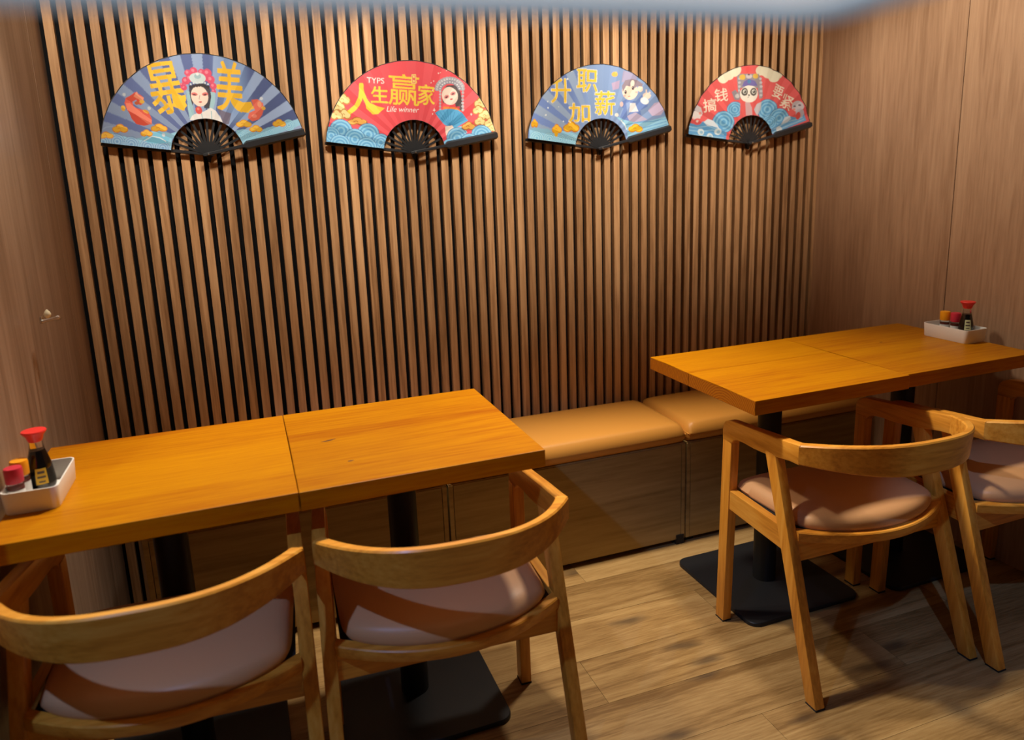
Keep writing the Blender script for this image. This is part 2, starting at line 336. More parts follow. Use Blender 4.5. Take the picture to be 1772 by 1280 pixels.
  ("E", (96, 165, 215), [-115.6, 34.6, 6.2, 6.0, 0.00]),
  ("E", (60, 110, 170), [-251.6, 30.6, 33.4, 33.1, 0.00]),
  ("E", (140, 200, 235), [-251.6, 30.6, 31.8, 31.4, 0.00]),
  ("E", (96, 165, 215), [-251.6, 30.6, 26.7, 26.4, 0.00]),
  ("E", (140, 200, 235), [-251.6, 30.6, 22.0, 21.8, 0.00]),
  ("E", (96, 165, 215), [-251.6, 30.6, 17.3, 17.2, 0.00]),
  ("E", (140, 200, 235), [-251.6, 30.6, 12.0, 11.9, 0.00]),
  ("E", (96, 165, 215), [-251.6, 30.6, 6.7, 6.6, 0.00]),
  ("E", (60, 110, 170), [-163.7, 19.8, 34.3, 33.5, 0.00]),
  ("E", (140, 200, 235), [-163.7, 19.8, 32.5, 31.8, 0.00]),
  ("E", (96, 165, 215), [-163.7, 19.8, 27.4, 26.8, 0.00]),
  ("E", (140, 200, 235), [-163.7, 19.8, 22.6, 22.1, 0.00]),
  ("E", (96, 165, 215), [-163.7, 19.8, 17.8, 17.4, 0.00]),
  ("E", (140, 200, 235), [-163.7, 19.8, 12.3, 12.0, 0.00]),
  ("E", (96, 165, 215), [-163.7, 19.8, 6.8, 6.7, 0.00]),
  ("E", (60, 110, 170), [-97.2, 11.2, 25.7, 24.9, 0.00]),
  ("E", (140, 200, 235), [-97.2, 11.2, 24.4, 23.7, 0.00]),
  ("E", (96, 165, 215), [-97.2, 11.2, 20.5, 19.9, 0.00]),
  ("E", (140, 200, 235), [-97.2, 11.2, 16.9, 16.4, 0.00]),
  ("E", (96, 165, 215), [-97.2, 11.2, 13.3, 12.9, 0.00]),
  ("E", (140, 200, 235), [-97.2, 11.2, 9.2, 9.0, 0.00]),
  ("E", (96, 165, 215), [-97.2, 11.2, 5.1, 5.0, 0.00]),
  ("T", (255, 250, 245), ['TYPS', -118.8, 234.5, 57.3, 18.1, -3.0, 0.60]),
  ("T", (250, 214, 72), ['人', -165.9, 176.7, 103.4, 94.0, 0.00, 5.0]),
  ("P", (250, 214, 72), [-160.6, 175.9, -147.2, 165.5, -116.0, 151.6, -94.7, 146.3, -117.8, 127.4, -135.9, 125.8, -155.9, 144.9]),
  ("T", (250, 214, 72), ['生', -108.4, 189.5, 56.6, 51.6, -3.0, 2.0]),
  ("T", (250, 214, 72), ['赢', -25.1, 204.8, 103.4, 99.8, -4.0, 1.00]),
  ("T", (250, 214, 72), ['家', 51.2, 188.9, 57.6, 65.7, -4.0, 2.0]),
  ("T", (255, 250, 245), ['Life winner', -33.7, 141.7, 111.2, 17.5, -2.0, 0.50]),
  ("P", (250, 225, 130), [4.0, 254.7, 18.7, 254.9, 17.5, 224.3, 1.23, 224.3]),
  ("P", (238, 86, 96), [6.4, 252.0, 16.3, 252.1, 15.1, 227.1, 4.4, 227.0]),
  ("E", (250, 225, 130), [10.8, 246.8, 3.3, 4.2, 0.00]),
  ("E", (250, 225, 130), [9.9, 233.0, 3.3, 4.2, 0.00]),
  ("P", (255, 245, 235), [69.0, 138.1, 73.7, 139.8, 75.6, 146.6, 76.7, 139.8, 81.1, 138.0, 76.5, 136.4, 74.6, 129.6, 73.5, 136.4]),
  ("P", (255, 245, 235), [94.0, 259.7, 96.6, 260.6, 97.6, 264.4, 98.3, 260.6, 100.8, 259.7, 98.2, 258.7, 97.1, 255.0, 96.5, 258.7]),
  ("P", (255, 245, 235), [102.8, 261.5, 104.5, 262.1, 105.2, 264.6, 105.6, 262.1, 107.3, 261.5, 105.5, 260.9, 104.8, 258.4, 104.4, 260.9]),
  ("P", (255, 245, 235), [66.5, 228.0, 68.5, 228.8, 69.4, 231.7, 69.9, 228.8, 71.8, 228.0, 69.8, 227.3, 68.9, 224.4, 68.5, 227.3]),
  ("P", (255, 245, 235), [75.9, 233.3, 78.2, 234.2, 79.1, 237.5, 79.7, 234.2, 81.9, 233.3, 79.6, 232.5, 78.6, 229.1, 78.1, 232.5]),
  ("P", (255, 245, 235), [70.7, 203.5, 72.7, 204.2, 73.5, 207.2, 74.0, 204.2, 76.0, 203.5, 73.9, 202.8, 73.1, 199.8, 72.6, 202.7]),
  ("P", (255, 245, 235), [77.4, 208.8, 78.8, 209.3, 79.4, 211.4, 79.8, 209.3, 81.2, 208.8, 79.7, 208.2, 79.1, 206.1, 78.8, 208.2]),
  ("P", (255, 245, 235), [123.5, 267.6, 125.6, 268.4, 126.4, 271.3, 126.9, 268.4, 128.8, 267.7, 126.8, 266.9, 126.0, 264.0, 125.5, 266.9]),
  ("P", (255, 245, 235), [185.2, 232.1, 186.9, 232.7, 187.7, 235.3, 188.1, 232.8, 189.8, 232.1, 188.0, 231.5, 187.3, 228.9, 186.9, 231.5]),
  ("P", (255, 245, 235), [202.7, 124.5, 206.2, 125.8, 207.7, 131.0, 208.6, 125.7, 212.1, 124.4, 208.5, 123.1, 207.0, 117.9, 206.1, 123.2]),
  ("P", (255, 245, 235), [65.6, 125.7, 67.9, 126.6, 68.9, 130.0, 69.5, 126.5, 71.7, 125.7, 69.3, 124.8, 68.4, 121.4, 67.8, 124.8]),
  ("P", (88, 76, 80), [105.2, 200.0, 125.4, 219.5, 159.9, 221.3, 170.4, 200.0, 178.2, 164.3, 178.6, 135.5, 155.3, 135.7, 149.2, 164.4, 121.9, 157.4, 107.0, 164.6]),
  ("E", (172, 170, 180), [89.6, 209.1, 8.3, 7.8, 0.00]),
  ("E", (215, 212, 218), [89.6, 209.1, 3.4, 3.2, 0.00]),
  ("E", (172, 170, 180), [91.6, 216.2, 8.3, 7.8, 0.00]),
  ("E", (215, 212, 218), [91.6, 216.2, 3.4, 3.2, 0.00]),
  ("E", (172, 170, 180), [95.6, 222.9, 8.3, 7.8, 0.00]),
  ("E", (215, 212, 218), [95.6, 222.9, 3.4, 3.2, 0.00]),
  ("E", (172, 170, 180), [101.4, 228.8, 8.3, 7.8, 0.00]),
  ("E", (215, 212, 218), [101.4, 228.8, 3.4, 3.2, 0.00]),
  ("E", (172, 170, 180), [108.7, 233.8, 8.3, 7.8, 0.00]),
  ("E", (215, 212, 218), [108.7, 233.8, 3.4, 3.2, 0.00]),
  ("E", (172, 170, 180), [117.2, 237.5, 8.4, 7.8, 0.00]),
  ("E", (215, 212, 218), [117.2, 237.5, 3.4, 3.2, 0.00]),
  ("E", (172, 170, 180), [126.4, 239.8, 8.4, 7.8, 0.00]),
  ("E", (215, 212, 218), [126.4, 239.8, 3.4, 3.2, 0.00]),
  ("E", (172, 170, 180), [136.1, 240.7, 8.4, 7.8, 0.00]),
  ("E", (215, 212, 218), [136.1, 240.7, 3.4, 3.2, 0.00]),
  ("E", (172, 170, 180), [145.7, 240.0, 8.4, 7.8, 0.00]),
  ("E", (215, 212, 218), [145.7, 240.0, 3.4, 3.2, 0.00]),
  ("E", (172, 170, 180), [154.8, 237.7, 8.4, 7.8, 0.00]),
  ("E", (215, 212, 218), [154.8, 237.7, 3.5, 3.2, 0.00]),
  ("E", (172, 170, 180), [162.9, 234.1, 8.5, 7.8, 0.00]),
  ("E", (215, 212, 218), [162.9, 234.1, 3.5, 3.2, 0.00]),
  ("E", (172, 170, 180), [169.8, 229.1, 8.5, 7.8, 0.00]),
  ("E", (215, 212, 218), [169.8, 229.1, 3.5, 3.2, 0.00]),
  ("E", (172, 170, 180), [175.0, 223.2, 8.5, 7.8, 0.00]),
  ("E", (215, 212, 218), [175.0, 223.2, 3.5, 3.2, 0.00]),
  ("E", (172, 170, 180), [178.4, 216.5, 8.5, 7.8, 0.00]),
  ("E", (215, 212, 218), [178.4, 216.5, 3.5, 3.2, 0.00]),
  ("E", (172, 170, 180), [179.6, 209.3, 8.5, 7.9, 0.00]),
  ("E", (215, 212, 218), [179.6, 209.3, 3.5, 3.2, 0.00]),
  ("E", (150, 150, 165), [99.8, 209.3, 6.8, 6.4, 0.00]),
  ("E", (225, 222, 225), [99.8, 209.3, 2.7, 2.5, 0.00]),
  ("E", (150, 150, 165), [103.1, 216.1, 6.8, 6.4, 0.00]),
  ("E", (225, 222, 225), [103.1, 216.1, 2.7, 2.5, 0.00]),
  ("E", (150, 150, 165), [108.8, 222.1, 6.8, 6.4, 0.00]),
  ("E", (225, 222, 225), [108.8, 222.1, 2.7, 2.5, 0.00]),
  ("E", (150, 150, 165), [116.5, 226.8, 6.8, 6.4, 0.00]),
  ("E", (225, 222, 225), [116.5, 226.8, 2.7, 2.5, 0.00]),
  ("E", (150, 150, 165), [125.7, 229.7, 6.9, 6.4, 0.00]),
  ("E", (225, 222, 225), [125.7, 229.7, 2.7, 2.5, 0.00]),
  ("E", (150, 150, 165), [135.5, 230.8, 6.9, 6.4, 0.00]),
  ("E", (225, 222, 225), [135.5, 230.8, 2.7, 2.5, 0.00]),
  ("E", (150, 150, 165), [145.3, 229.8, 6.9, 6.4, 0.00]),
  ("E", (225, 222, 225), [145.3, 229.8, 2.7, 2.5, 0.00]),
  ("E", (150, 150, 165), [154.2, 226.9, 6.9, 6.4, 0.00]),
  ("E", (225, 222, 225), [154.2, 226.9, 2.7, 2.5, 0.00]),
  ("E", (150, 150, 165), [161.5, 222.3, 6.9, 6.4, 0.00]),
  ("E", (225, 222, 225), [161.5, 222.3, 2.7, 2.5, 0.00]),
  ("E", (150, 150, 165), [166.7, 216.3, 6.9, 6.4, 0.00]),
  ("E", (225, 222, 225), [166.7, 216.3, 2.7, 2.5, 0.00]),
  ("E", (150, 150, 165), [169.3, 209.4, 7.0, 6.4, 0.00]),
  ("E", (225, 222, 225), [169.3, 209.4, 2.7, 2.5, 0.00]),
  ("E", (247, 226, 212), [133.0, 185.1, 28.4, 30.0, 12.0]),
  ("E", (228, 140, 140), [121.8, 182.3, 9.6, 6.0, 20.0]),
  ("E", (70, 50, 60), [121.7, 181.2, 5.4, 2.1, 20.0]),
  ("E", (228, 140, 140), [144.9, 192.9, 9.6, 6.1, 20.0]),
  ("E", (70, 50, 60), [144.9, 191.9, 5.4, 2.1, 20.0]),
  ("E", (205, 70, 80), [138.2, 174.4, 5.0, 2.5, 15.0]),
  ("P", (240, 140, 60), [108.1, 150.3, 155.9, 146.5, 170.8, 135.6, 105.4, 136.1]),
  ("P", (205, 60, 70), [152.2, 150.1, 167.7, 150.0, 163.3, 139.2]),
  ("E", (190, 190, 200), [99.6, 200.0, 3.8, 4.2, 0.00]),
  ("E", (190, 190, 200), [180.4, 207.2, 4.6, 5.0, 0.00]),
  ("E", (190, 190, 200), [99.0, 190.1, 3.8, 4.3, 0.00]),
  ("E", (190, 190, 200), [179.8, 195.8, 4.7, 5.0, 0.00]),
  ("E", (190, 190, 200), [98.4, 180.2, 3.8, 4.3, 0.00]),
  ("E", (190, 190, 200), [179.2, 184.3, 4.7, 5.0, 0.00]),
  ("E", (190, 190, 200), [97.8, 170.3, 3.8, 4.3, 0.00]),
  ("E", (190, 190, 200), [178.6, 172.9, 4.7, 5.0, 0.00]),
  ("E", (190, 190, 200), [97.3, 160.3, 3.8, 4.3, 0.00]),
  ("E", (190, 190, 200), [178.0, 161.4, 4.7, 5.0, 0.00]),
  ("E", (190, 190, 200), [96.7, 150.4, 3.8, 4.3, 0.00]),
  ("E", (190, 190, 200), [177.4, 149.9, 4.7, 5.0, 0.00]),
  ("E", (190, 190, 200), [96.1, 140.4, 3.8, 4.3, 0.00]),
  ("E", (190, 190, 200), [176.8, 138.4, 4.7, 5.0, 0.00]),
  ("P", (84, 170, 222), [77.6, 129.9, 90.2, 136.9, 113.3, 141.4, 136.4, 142.3, 159.4, 138.6, 176.2, 126.5, 194.5, 102.8, 168.4, 88.6, 144.4, 76.3, 110.3, 87.6, 92.3, 107.6]),
  ("L", (45, 110, 175), [1.14, 80.2, 129.2, 127.4, 83.8]),
  ("L", (45, 110, 175), [1.14, 94.0, 133.4, 127.4, 83.8]),
  ("L", (45, 110, 175), [1.15, 107.8, 136.6, 127.4, 83.8]),
  ("L", (45, 110, 175), [1.15, 121.5, 138.0, 127.4, 83.8]),
  ("L", (45, 110, 175), [1.15, 135.1, 136.8, 127.4, 83.8]),
  ("L", (45, 110, 175), [1.16, 148.7, 132.8, 127.4, 83.8]),
  ("L", (45, 110, 175), [1.16, 162.1, 126.3, 127.4, 83.8]),
  ("L", (45, 110, 175), [1.17, 175.5, 117.9, 127.4, 83.8]),
  ("L", (45, 110, 175), [1.17, 188.9, 108.3, 127.4, 83.8]),
  ("P", (245, 225, 212), [110.1, 84.0, 137.2, 87.3, 144.1, 70.9, 127.6, 53.0, 112.2, 53.3]),
  ("P", (150, 205, 235), [112.0, 49.7, 140.6, 78.2, 172.1, 85.0, 190.5, 62.8, 154.2, 41.6, 118.5, 27.8]),
  ("E", (170, 105, 50), [183.6, 80.7, 14.6, 11.0, 0.00]),
  ("E", (170, 105, 50), [207.1, 80.4, 14.7, 11.0, 0.00]),
  ("E", (170, 105, 50), [195.6, 86.6, 14.6, 13.0, 0.00]),
  ("E", (240, 180, 90), [183.6, 81.5, 11.8, 8.4, 0.00]),
  ("E", (240, 180, 90), [207.2, 81.1, 11.8, 8.4, 0.00]),
  ("E", (240, 180, 90), [195.6, 86.6, 11.8, 10.1, 0.00]),
  ("L", (170, 105, 50), [2.1, 186.0, 83.0, 193.3, 85.9, 197.7, 81.3]),
  ("E", (190, 140, 70), [231.6, 157.7, 13.4, 13.6, 0.00]),
  ("E", (190, 140, 70), [253.3, 157.6, 13.5, 13.6, 0.00]),
  ("E", (190, 140, 70), [242.8, 165.1, 13.5, 16.0, 0.00]),
  ("E", (250, 228, 160), [231.6, 158.6, 10.8, 10.4, 0.00]),
  ("E", (250, 228, 160), [253.3, 158.5, 10.9, 10.4, 0.00]),
  ("E", (250, 228, 160), [242.8, 165.1, 10.9, 12.4, 0.00]),
  ("L", (190, 140, 70), [1.95, 233.9, 160.5, 240.6, 164.2, 244.6, 158.5]),
  ("E", (190, 140, 70), [224.0, 134.6, 11.7, 11.8, 0.00]),
  ("E", (190, 140, 70), [242.9, 134.4, 11.8, 11.8, 0.00]),
  ("E", (190, 140, 70), [233.7, 141.0, 11.8, 13.9, 0.00]),
  ("E", (250, 228, 160), [224.0, 135.4, 9.5, 9.0, 0.00]),
  ("E", (250, 228, 160), [243.0, 135.2, 9.5, 9.0, 0.00]),
  ("E", (250, 228, 160), [233.7, 141.0, 9.5, 10.8, 0.00]),
  ("L", (190, 140, 70), [1.70, 226.0, 137.0, 231.8, 140.2, 235.4, 135.3]),
  ("E", (190, 140, 70), [246.4, 115.8, 14.8, 13.7, 0.00]),
  ("E", (190, 140, 70), [270.3, 115.6, 14.9, 13.7, 0.00]),
  ("E", (190, 140, 70), [258.7, 123.3, 14.8, 16.2, 0.00]),
  ("E", (250, 228, 160), [246.4, 116.7, 11.9, 10.4, 0.00]),
  ("E", (250, 228, 160), [270.3, 116.5, 12.0, 10.5, 0.00]),
  ("E", (250, 228, 160), [258.7, 123.3, 11.9, 12.5, 0.00]),
  ("L", (190, 140, 70), [2.1, 248.9, 118.6, 256.2, 122.3, 260.7, 116.6]),
  ("E", (190, 140, 70), [228.0, 96.5, 11.8, 11.0, 0.00]),
  ("E", (190, 140, 70), [247.1, 96.3, 11.8, 11.1, 0.00]),
  ("E", (190, 140, 70), [237.8, 102.5, 11.8, 13.1, 0.00]),
  ("E", (250, 228, 160), [228.1, 97.3, 9.5, 8.4, 0.00]),
  ("E", (250, 228, 160), [247.1, 97.0, 9.5, 8.5, 0.00]),
  ("E", (250, 228, 160), [237.8, 102.5, 9.5, 10.1, 0.00]),
  ("L", (190, 140, 70), [1.71, 230.1, 98.8, 235.9, 101.8, 239.5, 97.1]),
  ("E", (190, 140, 70), [265.1, 90.2, 12.4, 12.7, 0.00]),
  ("E", (190, 140, 70), [285.1, 89.9, 12.5, 12.7, 0.00]),
  ("E", (190, 140, 70), [275.4, 97.1, 12.4, 15.0, 0.00]),
  ("E", (250, 228, 160), [265.2, 91.1, 10.0, 9.7, 0.00]),
  ("E", (250, 228, 160), [285.2, 90.8, 10.0, 9.7, 0.00]),
  ("E", (250, 228, 160), [275.4, 97.1, 10.0, 11.6, 0.00]),
  ("L", (190, 140, 70), [1.80, 267.2, 92.8, 273.4, 96.3, 277.2, 90.9]),
  ("E", (190, 140, 70), [273.3, 72.1, 11.2, 10.6, 0.00]),
  ("E", (190, 140, 70), [291.4, 71.9, 11.2, 10.6, 0.00]),
  ("E", (190, 140, 70), [282.6, 77.9, 11.2, 12.5, 0.00]),
  ("E", (250, 228, 160), [273.3, 72.9, 9.0, 8.1, 0.00]),
  ("E", (250, 228, 160), [291.4, 72.6, 9.1, 8.1, 0.00]),
  ("E", (250, 228, 160), [282.6, 77.9, 9.0, 9.7, 0.00]),
  ("L", (190, 140, 70), [1.62, 275.2, 74.3, 280.8, 77.2, 284.2, 72.7]),
  ("E", (60, 110, 170), [152.3, 43.5, 39.1, 36.6, 0.00]),
  ("E", (140, 200, 235), [152.3, 43.5, 37.2, 34.7, 0.00]),
  ("E", (96, 165, 215), [152.3, 43.5, 31.3, 29.2, 0.00]),
  ("E", (140, 200, 235), [152.3, 43.5, 25.8, 24.1, 0.00]),
  ("E", (96, 165, 215), [152.3, 43.5, 20.3, 19.0, 0.00]),
  ("E", (140, 200, 235), [152.3, 43.5, 14.0, 13.1, 0.00]),
  ("E", (96, 165, 215), [152.3, 43.5, 7.8, 7.3, 0.00]),
  ("E", (60, 110, 170), [241.4, 52.8, 38.0, 35.1, 0.00]),
  ("E", (140, 200, 235), [241.4, 52.8, 36.1, 33.3, 0.00]),
  ("E", (96, 165, 215), [241.4, 52.8, 30.4, 28.0, 0.00]),
  ("E", (140, 200, 235), [241.4, 52.8, 25.0, 23.1, 0.00]),
  ("E", (96, 165, 215), [241.4, 52.8, 19.7, 18.2, 0.00]),
  ("E", (140, 200, 235), [241.4, 52.8, 13.6, 12.6, 0.00]),
  ("E", (96, 165, 215), [241.4, 52.8, 7.6, 7.0, 0.00]),
  ("E", (60, 110, 170), [125.7, 18.5, 27.2, 25.6, 0.00]),
  ("E", (140, 200, 235), [125.7, 18.5, 25.9, 24.3, 0.00]),
  ("E", (96, 165, 215), [125.7, 18.5, 21.8, 20.5, 0.00]),
  ("E", (140, 200, 235), [125.7, 18.5, 17.9, 16.9, 0.00]),
  ("E", (96, 165, 215), [125.7, 18.5, 14.1, 13.3, 0.00]),
  ("E", (140, 200, 235), [125.7, 18.5, 9.8, 9.2, 0.00]),
  ("E", (96, 165, 215), [125.7, 18.5, 5.4, 5.1, 0.00]),
  ("E", (60, 110, 170), [196.4, 24.3, 37.7, 35.0, 0.00]),
  ("E", (140, 200, 235), [196.4, 24.3, 35.8, 33.3, 0.00]),
  ("E", (96, 165, 215), [196.4, 24.3, 30.1, 28.0, 0.00]),
  ("E", (140, 200, 235), [196.4, 24.3, 24.8, 23.1, 0.00]),
  ("E", (96, 165, 215), [196.4, 24.3, 19.5, 18.2, 0.00]),
  ("E", (140, 200, 235), [196.4, 24.3, 13.5, 12.6, 0.00]),
  ("E", (96, 165, 215), [196.4, 24.3, 7.5, 7.0, 0.00]),
  ("E", (60, 110, 170), [272.5, 31.9, 28.2, 26.0, 0.00]),
  ("E", (140, 200, 235), [272.5, 31.9, 26.8, 24.7, 0.00]),
  ("E", (96, 165, 215), [272.5, 31.9, 22.6, 20.8, 0.00]),
  ("E", (140, 200, 235), [272.5, 31.9, 18.6, 17.2, 0.00]),
  ("E", (96, 165, 215), [272.5, 31.9, 14.7, 13.5, 0.00]),
  ("E", (140, 200, 235), [272.5, 31.9, 10.1, 9.3, 0.00]),
  ("E", (96, 165, 215), [272.5, 31.9, 5.6, 5.2, 0.00]),
 ],
 [
  ("E", (235, 243, 250), [-117.8, 274.6, 4.0, 3.5, 0.00]),
  ("E", (235, 243, 250), [-132.9, 246.7, 4.0, 3.5, 0.00]),
  ("E", (235, 243, 250), [-212.9, 169.1, 2.9, 2.5, 0.00]),
  ("E", (235, 243, 250), [-213.5, 146.3, 3.2, 2.9, 0.00]),
  ("E", (235, 243, 250), [-222.5, 121.5, 3.6, 3.2, 0.00]),
  ("E", (235, 243, 250), [-154.5, 98.3, 2.9, 2.6, 0.00]),
  ("E", (235, 243, 250), [-171.4, 149.8, 1.81, 1.60, 0.00]),
  ("P", (150, 205, 235), [-291.0, 36.3, -286.2, 71.3, -266.5, 80.6, -241.7, 73.8, -216.7, 73.4, -195.4, 60.2, -169.8, 66.3, -137.1, 62.5, -107.7, 55.5, -89.0, 68.2, -104.9, 12.8]),
  ("E", (95, 160, 205), [-260.6, 42.1, 26.8, 24.1, 0.00]),
  ("E", (175, 222, 240), [-260.6, 42.1, 25.5, 22.9, 0.00]),
  ("E", (125, 190, 225), [-260.6, 42.1, 21.4, 19.3, 0.00]),
  ("E", (175, 222, 240), [-260.6, 42.1, 17.7, 15.9, 0.00]),
  ("E", (125, 190, 225), [-260.6, 42.1, 13.9, 12.5, 0.00]),
  ("E", (175, 222, 240), [-260.6, 42.1, 9.6, 8.7, 0.00]),
  ("E", (125, 190, 225), [-260.6, 42.1, 5.3, 4.8, 0.00]),
  ("E", (95, 160, 205), [-210.5, 37.9, 25.3, 22.7, 0.00]),
  ("E", (175, 222, 240), [-210.5, 37.9, 24.1, 21.5, 0.00]),
  ("E", (125, 190, 225), [-210.5, 37.9, 20.3, 18.1, 0.00]),
  ("E", (175, 222, 240), [-210.5, 37.9, 16.7, 15.0, 0.00]),
  ("E", (125, 190, 225), [-210.5, 37.9, 13.2, 11.8, 0.00]),
  ("E", (175, 222, 240), [-210.5, 37.9, 9.1, 8.2, 0.00]),
  ("E", (125, 190, 225), [-210.5, 37.9, 5.1, 4.5, 0.00]),
  ("E", (95, 160, 205), [-167.0, 33.8, 22.0, 19.5, 0.00]),
  ("E", (175, 222, 240), [-167.0, 33.8, 20.9, 18.6, 0.00]),
  ("E", (125, 190, 225), [-167.0, 33.8, 17.6, 15.6, 0.00]),
  ("E", (175, 222, 240), [-167.0, 33.8, 14.5, 12.9, 0.00]),
  ("E", (125, 190, 225), [-167.0, 33.8, 11.4, 10.2, 0.00]),
  ("E", (175, 222, 240), [-167.0, 33.8, 7.9, 7.0, 0.00]),
  ("E", (125, 190, 225), [-167.0, 33.8, 4.4, 3.9, 0.00]),
  ("E", (95, 160, 205), [-123.0, 32.9, 22.2, 19.6, 0.00]),
  ("E", (175, 222, 240), [-123.0, 32.9, 21.1, 18.7, 0.00]),
  ("E", (125, 190, 225), [-123.0, 32.9, 17.7, 15.7, 0.00]),
  ("E", (175, 222, 240), [-123.0, 32.9, 14.6, 13.0, 0.00]),
  ("E", (125, 190, 225), [-123.0, 32.9, 11.5, 10.2, 0.00]),
  ("E", (175, 222, 240), [-123.0, 32.9, 8.0, 7.1, 0.00]),
  ("E", (125, 190, 225), [-123.0, 32.9, 4.4, 3.9, 0.00]),
  ("E", (95, 160, 205), [-189.1, 24.5, 18.2, 16.3, 0.00]),
  ("E", (175, 222, 240), [-189.1, 24.5, 17.3, 15.4, 0.00]),
  ("E", (125, 190, 225), [-189.1, 24.5, 14.6, 13.0, 0.00]),
  ("E", (175, 222, 240), [-189.1, 24.5, 12.0, 10.7, 0.00]),
  ("E", (125, 190, 225), [-189.1, 24.5, 9.5, 8.4, 0.00]),
  ("E", (175, 222, 240), [-189.1, 24.5, 6.5, 5.8, 0.00]),
  ("E", (125, 190, 225), [-189.1, 24.5, 3.6, 3.2, 0.00]),
  ("E", (228, 140, 30), [-274.0, 89.5, 7.5, 11.0, 0.00]),
  ("E", (228, 140, 30), [-261.9, 89.4, 7.5, 11.0, 0.00]),
  ("E", (228, 140, 30), [-267.7, 95.6, 7.5, 13.0, 0.00]),
  ("E", (248, 190, 40), [-273.9, 90.3, 6.0, 8.4, 0.00]),
  ("E", (248, 190, 40), [-261.9, 90.1, 6.0, 8.4, 0.00]),
  ("E", (248, 190, 40), [-267.7, 95.6, 6.0, 10.1, 0.00]),
  ("L", (228, 140, 30), [1.08, -272.7, 91.8, -269.0, 94.8, -266.7, 90.2]),
  ("E", (228, 140, 30), [-189.7, 68.9, 11.2, 12.1, 0.00]),
  ("E", (228, 140, 30), [-171.6, 68.6, 11.3, 12.1, 0.00]),
  ("E", (228, 140, 30), [-180.5, 75.5, 11.3, 14.3, 0.00]),
  ("E", (248, 190, 40), [-189.7, 69.7, 9.1, 9.2, 0.00]),
  ("E", (248, 190, 40), [-171.6, 69.4, 9.1, 9.3, 0.00]),
  ("E", (248, 190, 40), [-180.5, 75.5, 9.1, 11.1, 0.00]),
  ("L", (228, 140, 30), [1.63, -187.9, 71.4, -182.3, 74.7, -178.8, 69.6]),
  ("P", (248, 190, 40), [-191.7, 63.4, -173.6, 63.1, -179.5, 43.8, -188.5, 47.2]),
  ("E", (222, 140, 20), [-136.8, 74.1, 18.2, 14.5, 0.00]),
  ("E", (222, 140, 20), [-107.4, 73.6, 18.3, 14.5, 0.00]),
  ("E", (222, 140, 20), [-121.9, 81.9, 18.3, 17.1, 0.00]),
  ("E", (250, 195, 40), [-136.8, 75.1, 14.7, 11.1, 0.00]),
  ("E", (250, 195, 40), [-107.3, 74.6, 14.8, 11.1, 0.00]),
  ("E", (250, 195, 40), [-121.9, 81.9, 14.7, 13.3, 0.00]),
  ("L", (222, 140, 20), [2.6, -133.8, 77.0, -124.9, 80.9, -119.1, 74.8]),
  ("T", (245, 240, 225), ['升', -160.9, 205.5, 79.0, 84.7, 0.00, 4.2]),
  ("T", (252, 208, 66), ['升', -160.9, 205.5, 76.1, 82.2, 0.00, 2.2]),
  ("T", (245, 240, 225), ['职', -55.0, 241.3, 85.7, 79.9, -2.0, 4.2]),
  ("T", (252, 208, 66), ['职', -55.0, 241.3, 82.7, 77.4, -2.0, 2.2]),
  ("T", (245, 240, 225), ['加', -88.7, 128.4, 86.5, 67.1, 0.00, 4.2]),
  ("T", (252, 208, 66), ['加', -88.7, 128.4, 83.5, 64.6, 0.00, 2.2]),
  ("T", (245, 240, 225), ['薪', 16.7, 161.8, 83.9, 85.8, 0.00, 4.2]),
  ("T", (252, 208, 66), ['薪', 16.7, 161.8, 80.9, 83.2, 0.00, 2.2]),
  ("E", (245, 190, 90), [56.9, 264.1, 11.4, 9.0, 0.00]),
  ("E", (230, 205, 120), [61.9, 270.5, 3.8, 3.2, 0.00]),
  ("P", (190, 170, 205), [44.5, 233.3, 78.8, 243.2, 74.7, 213.9, 48.1, 207.3]),
  ("P", (170, 165, 200), [94.2, 278.9, 151.8, 263.2, 147.9, 237.0, 86.4, 236.7]),
  ("P", (200, 182, 215), [198.8, 134.3, 226.5, 160.9, 254.3, 167.5, 270.6, 140.5, 254.7, 117.0, 214.7, 114.1]),
  ("P", (112, 140, 205), [78.2, 161.5, 101.3, 174.6, 143.9, 167.9, 171.3, 191.0, 198.8, 167.7, 194.9, 147.7, 163.4, 134.6, 171.3, 114.5, 112.6, 95.1, 77.8, 108.8, 93.5, 141.7]),
  ("P", (150, 175, 225), [105.1, 161.4, 120.6, 168.0, 126.3, 134.9, 108.8, 115.1]),
  ("P", (240, 236, 240), [120.6, 161.4, 143.9, 161.3, 155.6, 131.3, 116.6, 128.3]),
  ("E", (248, 220, 205), [192.8, 187.6, 16.5, 12.0, 0.00]),
  ("L", (248, 220, 205), [5.5, 192.8, 191.0, 190.8, 210.8]),
  ("L", (248, 220, 205), [5.5, 196.8, 191.0, 208.5, 200.9]),
  ("L", (248, 220, 205), [5.1, 196.8, 187.6, 210.6, 189.3]),
  ("E", (235, 238, 245), [183.0, 169.4, 17.7, 12.6, -20.0]),
  ("E", (252, 226, 208), [120.8, 205.8, 33.3, 32.2, 15.0]),
  ("E", (252, 226, 208), [164.2, 212.4, 10.9, 11.2, 0.00]),
  ("P", (150, 135, 150), [90.0, 200.9, 88.2, 223.7, 101.7, 243.3, 128.6, 248.3, 155.7, 243.6, 175.2, 230.6, 171.3, 220.7, 151.8, 222.3, 140.1, 214.0, 132.4, 236.9, 120.8, 220.5, 105.4, 223.8]),
  ("E", (255, 238, 225), [131.7, 232.0, 9.3, 11.8, -10.0]),
  ("E", (90, 75, 85), [101.5, 200.9, 5.0, 7.2, 10.0]),
  ("E", (240, 240, 240), [100.0, 203.5, 1.54, 1.31, 0.00]),
